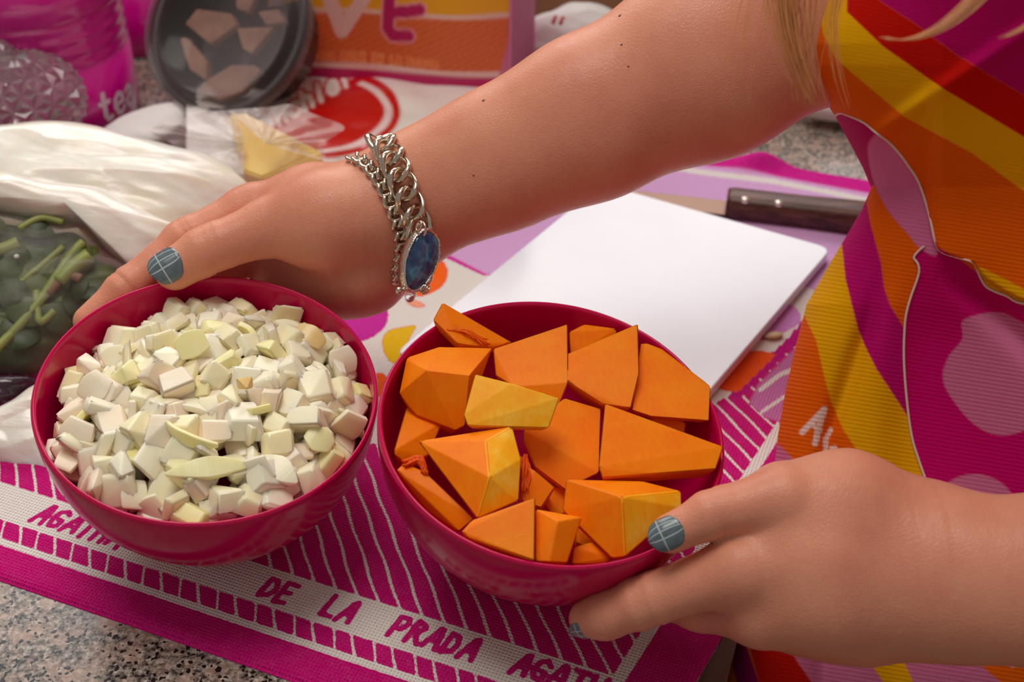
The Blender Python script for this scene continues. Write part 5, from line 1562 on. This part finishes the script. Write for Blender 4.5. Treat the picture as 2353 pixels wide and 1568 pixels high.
lt = sd_text(QW, 'nchiel', (640, 300), unit((.86, -.50)), unit((-.25, -.97)), 30, 30, 6.0, 1.12)
LW = [(np.minimum(disc, cut), (200, 0, 4), 2), (np.minimum(np.minimum(ring, disc), cut - 20), (238, 214, 214), 2), (np.minimum(lt + 6, disc + 12), (206, 30, 30), 2), (lt, (244, 234, 230), 2)]
m = NT('carrier_print'); ik = m.n('ShaderNodeAttribute', _attribute_name='print'); co = m.coord('Object')
m.p(Base_Color=ik.outputs['Color'], Roughness=0.35, Coat_Weight=0.2); m.bump(m.noise(co, 45.0, 3.0), 0.35, 0.004)
o = fast_grid('carrier_bag', PW, nx_, ny_, m.m); set_color(o.data, 'print', paint(base, LW))
sol = o.modifiers.new('thick', 'SOLIDIFY'); sol.thickness = 0.004; sol.offset = -1.0
tag(o, 'flat white plastic carrier bag with a round red logo', 'bag')

# ---- wrapped cheese
ch = empty('cheese', G(640, 380, 0.0))
kp = [(524, 262, .045), (560, 258, .047), (640, 305, .047), (735, 345, .047), (744, 372, .040), (600, 408, .030), (556, 392, .030), (538, 330, .036)]
ft = [np.array(G(x, y, z + .006)) for x, y, z in kp]; bk = [p - np.array([0, 0, .02]) + np.array([0, .012, 0]) for p in ft]
m = NT('cheese_yellow'); co = m.coord('Object'); m.p(Base_Color=m.ramp(m.noise(co, 30.0), [(0.3, (244, 206, 120)), (0.7, (250, 220, 150))]), Roughness=0.5, Subsurface_Weight=0.4, Subsurface_Scale=0.01)
o = bm_obj('cheese_block', hull_bm(ft + bk, .002), m.m, smooth=False); under(o, ch)
def wrap(pts, cen, z0, z1, seed, name='plastic_wrap'):
    """a fan of crumpled film from the middle point out to pts"""
    n_ = 22; V = []; rim_ = catmull([np.array((x, y, z)) for x, y, z in pts], 6)
    for i, (x, y, z) in enumerate(rim_):
        for k in range(n_):
            t = k / (n_ - 1); qx, qy = cen[0] + (x - cen[0]) * t, cen[1] + (y - cen[1]) * t
            zz_ = z0 + (z - z0) * t + .005 * t * math.sin(i * .8 + seed) + .003 * mnoise.noise(Vector((i * .5, k * .3, seed)))
            V.append(G(qx, qy, zz_))
    o_ = fast_grid(name, np.array(V), len(rim_), n_, FILMW); under(o_, ch); o_['label'] = 'clear crinkled wrap'
m = NT('wrap_film'); co = m.coord('Object'); tr = m.n('ShaderNodeBsdfTransparent'); mxs = m.n('ShaderNodeMixShader')
m.p(Base_Color=rgba((240, 226, 224)), Roughness=0.25); m.bump(m.noise(co, 60.0, 3.0), 0.6, 0.004)
lw = m.n('ShaderNodeLayerWeight', Blend=0.4)
m.set(mxs.inputs[0], m.math('ADD', m.math('MULTIPLY', lw.outputs['Facing'], 0.35), 0.26)); m.set(mxs.inputs[1], tr.outputs[0]); m.set(mxs.inputs[2], m.b.outputs[0]); m.set(m.out.inputs['Surface'], mxs.outputs[0])
FILMW = m.m
wrap([(520, 254, .062), (560, 250, .062), (620, 246, .056), (670, 240, .056), (720, 262, .052), (790, 290, .050), (770, 312, .048), (742, 332, .052), (752, 372, .045)], (610, 330), .062, .05, .4)
wrap([(560, 402, .04), (500, 372, .035), (430, 352, .03), (380, 322, .032), (338, 300, .04), (372, 286, .045), (452, 262, .05), (512, 254, .056), (545, 258, .06)], (560, 330), .052, .04, 2.0)
tag(ch, 'piece of yellow cheese in clear wrap beside the carrier bag', 'cheese')

WHT = simple('white_paper', (232, 228, 226), 0.6).m
o = bm_obj('folded_paper', pillow([(228, 312), (262, 280), (300, 262), (360, 246), (420, 238), (430, 262), (400, 300), (340, 330), (260, 335)], np.array(G(330, 290, .02)), np.array([0, -.2, 1]), .006, .012, amp=.002, seed=6.0), WHT)
tag(o, 'folded white paper lying below the tea canister', 'paper')
o = bm_obj('paper_parcel', pillow([(1188, 78), (1215, 54), (1262, 38), (1300, 18), (1330, 14), (1400, 24), (1450, 70), (1400, 140), (1290, 160), (1206, 120)], D(1310, 88, 1.06), UPC + tc(1310, 88), .025, .03, amp=.006, freq=30, seed=5.5), WHT)
RED = simple('red_print', (196, 60, 44), 0.6).m
for x0, y0 in ((1274, 46), (1291, 48)):
    V, Fc = tube([D(x0 + 3, y0 - 9, 1.018), D(x0 - 1, y0, 1.017), D(x0 - 3, y0 + 8, 1.016)], .0016, 6)
    q = mesh_obj('red_mark', V, Fc, RED); q.parent = o
tag(o, 'crumpled white paper parcel with red marks at the back', 'parcel')
q0 = xy(G(1150, 70)); q1 = xy(G(1960, 96)); qd = unit(q1 - q0); qn = np.array([-qd[1], qd[0]])
m = NT('cardboard'); co = m.coord('Object'); m.p(Base_Color=m.ramp(m.noise(co, 25.0, 3.0), [(0.3, (150, 112, 80)), (0.7, (166, 128, 94))]), Roughness=0.85)
cbx = empty('cardboard_box', (*(q0 + qd * .3 + qn * .1), 0.0))
under(bm_obj('box_body', obox(q0 + qn * .015, qd, qn, .30, .16, 0.0, .16), m.m, smooth=False), cbx)
under(bm_obj('box_flap', obox(q0 + qn * .008, qd, qn, .30, .005, .105, .158), m.m, smooth=False), cbx)
tag(cbx, 'plain brown cardboard box at the back of the worktop', 'box')
o = bm_obj('paper_napkin', pillow([(1815, 225), (1850, 200), (1900, 180), (1980, 176), (2050, 215), (2040, 262), (1960, 268), (1900, 262), (1850, 248)], np.array(G(1920, 232, .02)), np.array([0, -.3, 1]), .012, .018, amp=.004, seed=8.0), WHT)
tag(o, 'white crumpled napkin behind the apron on the worktop', 'napkin')
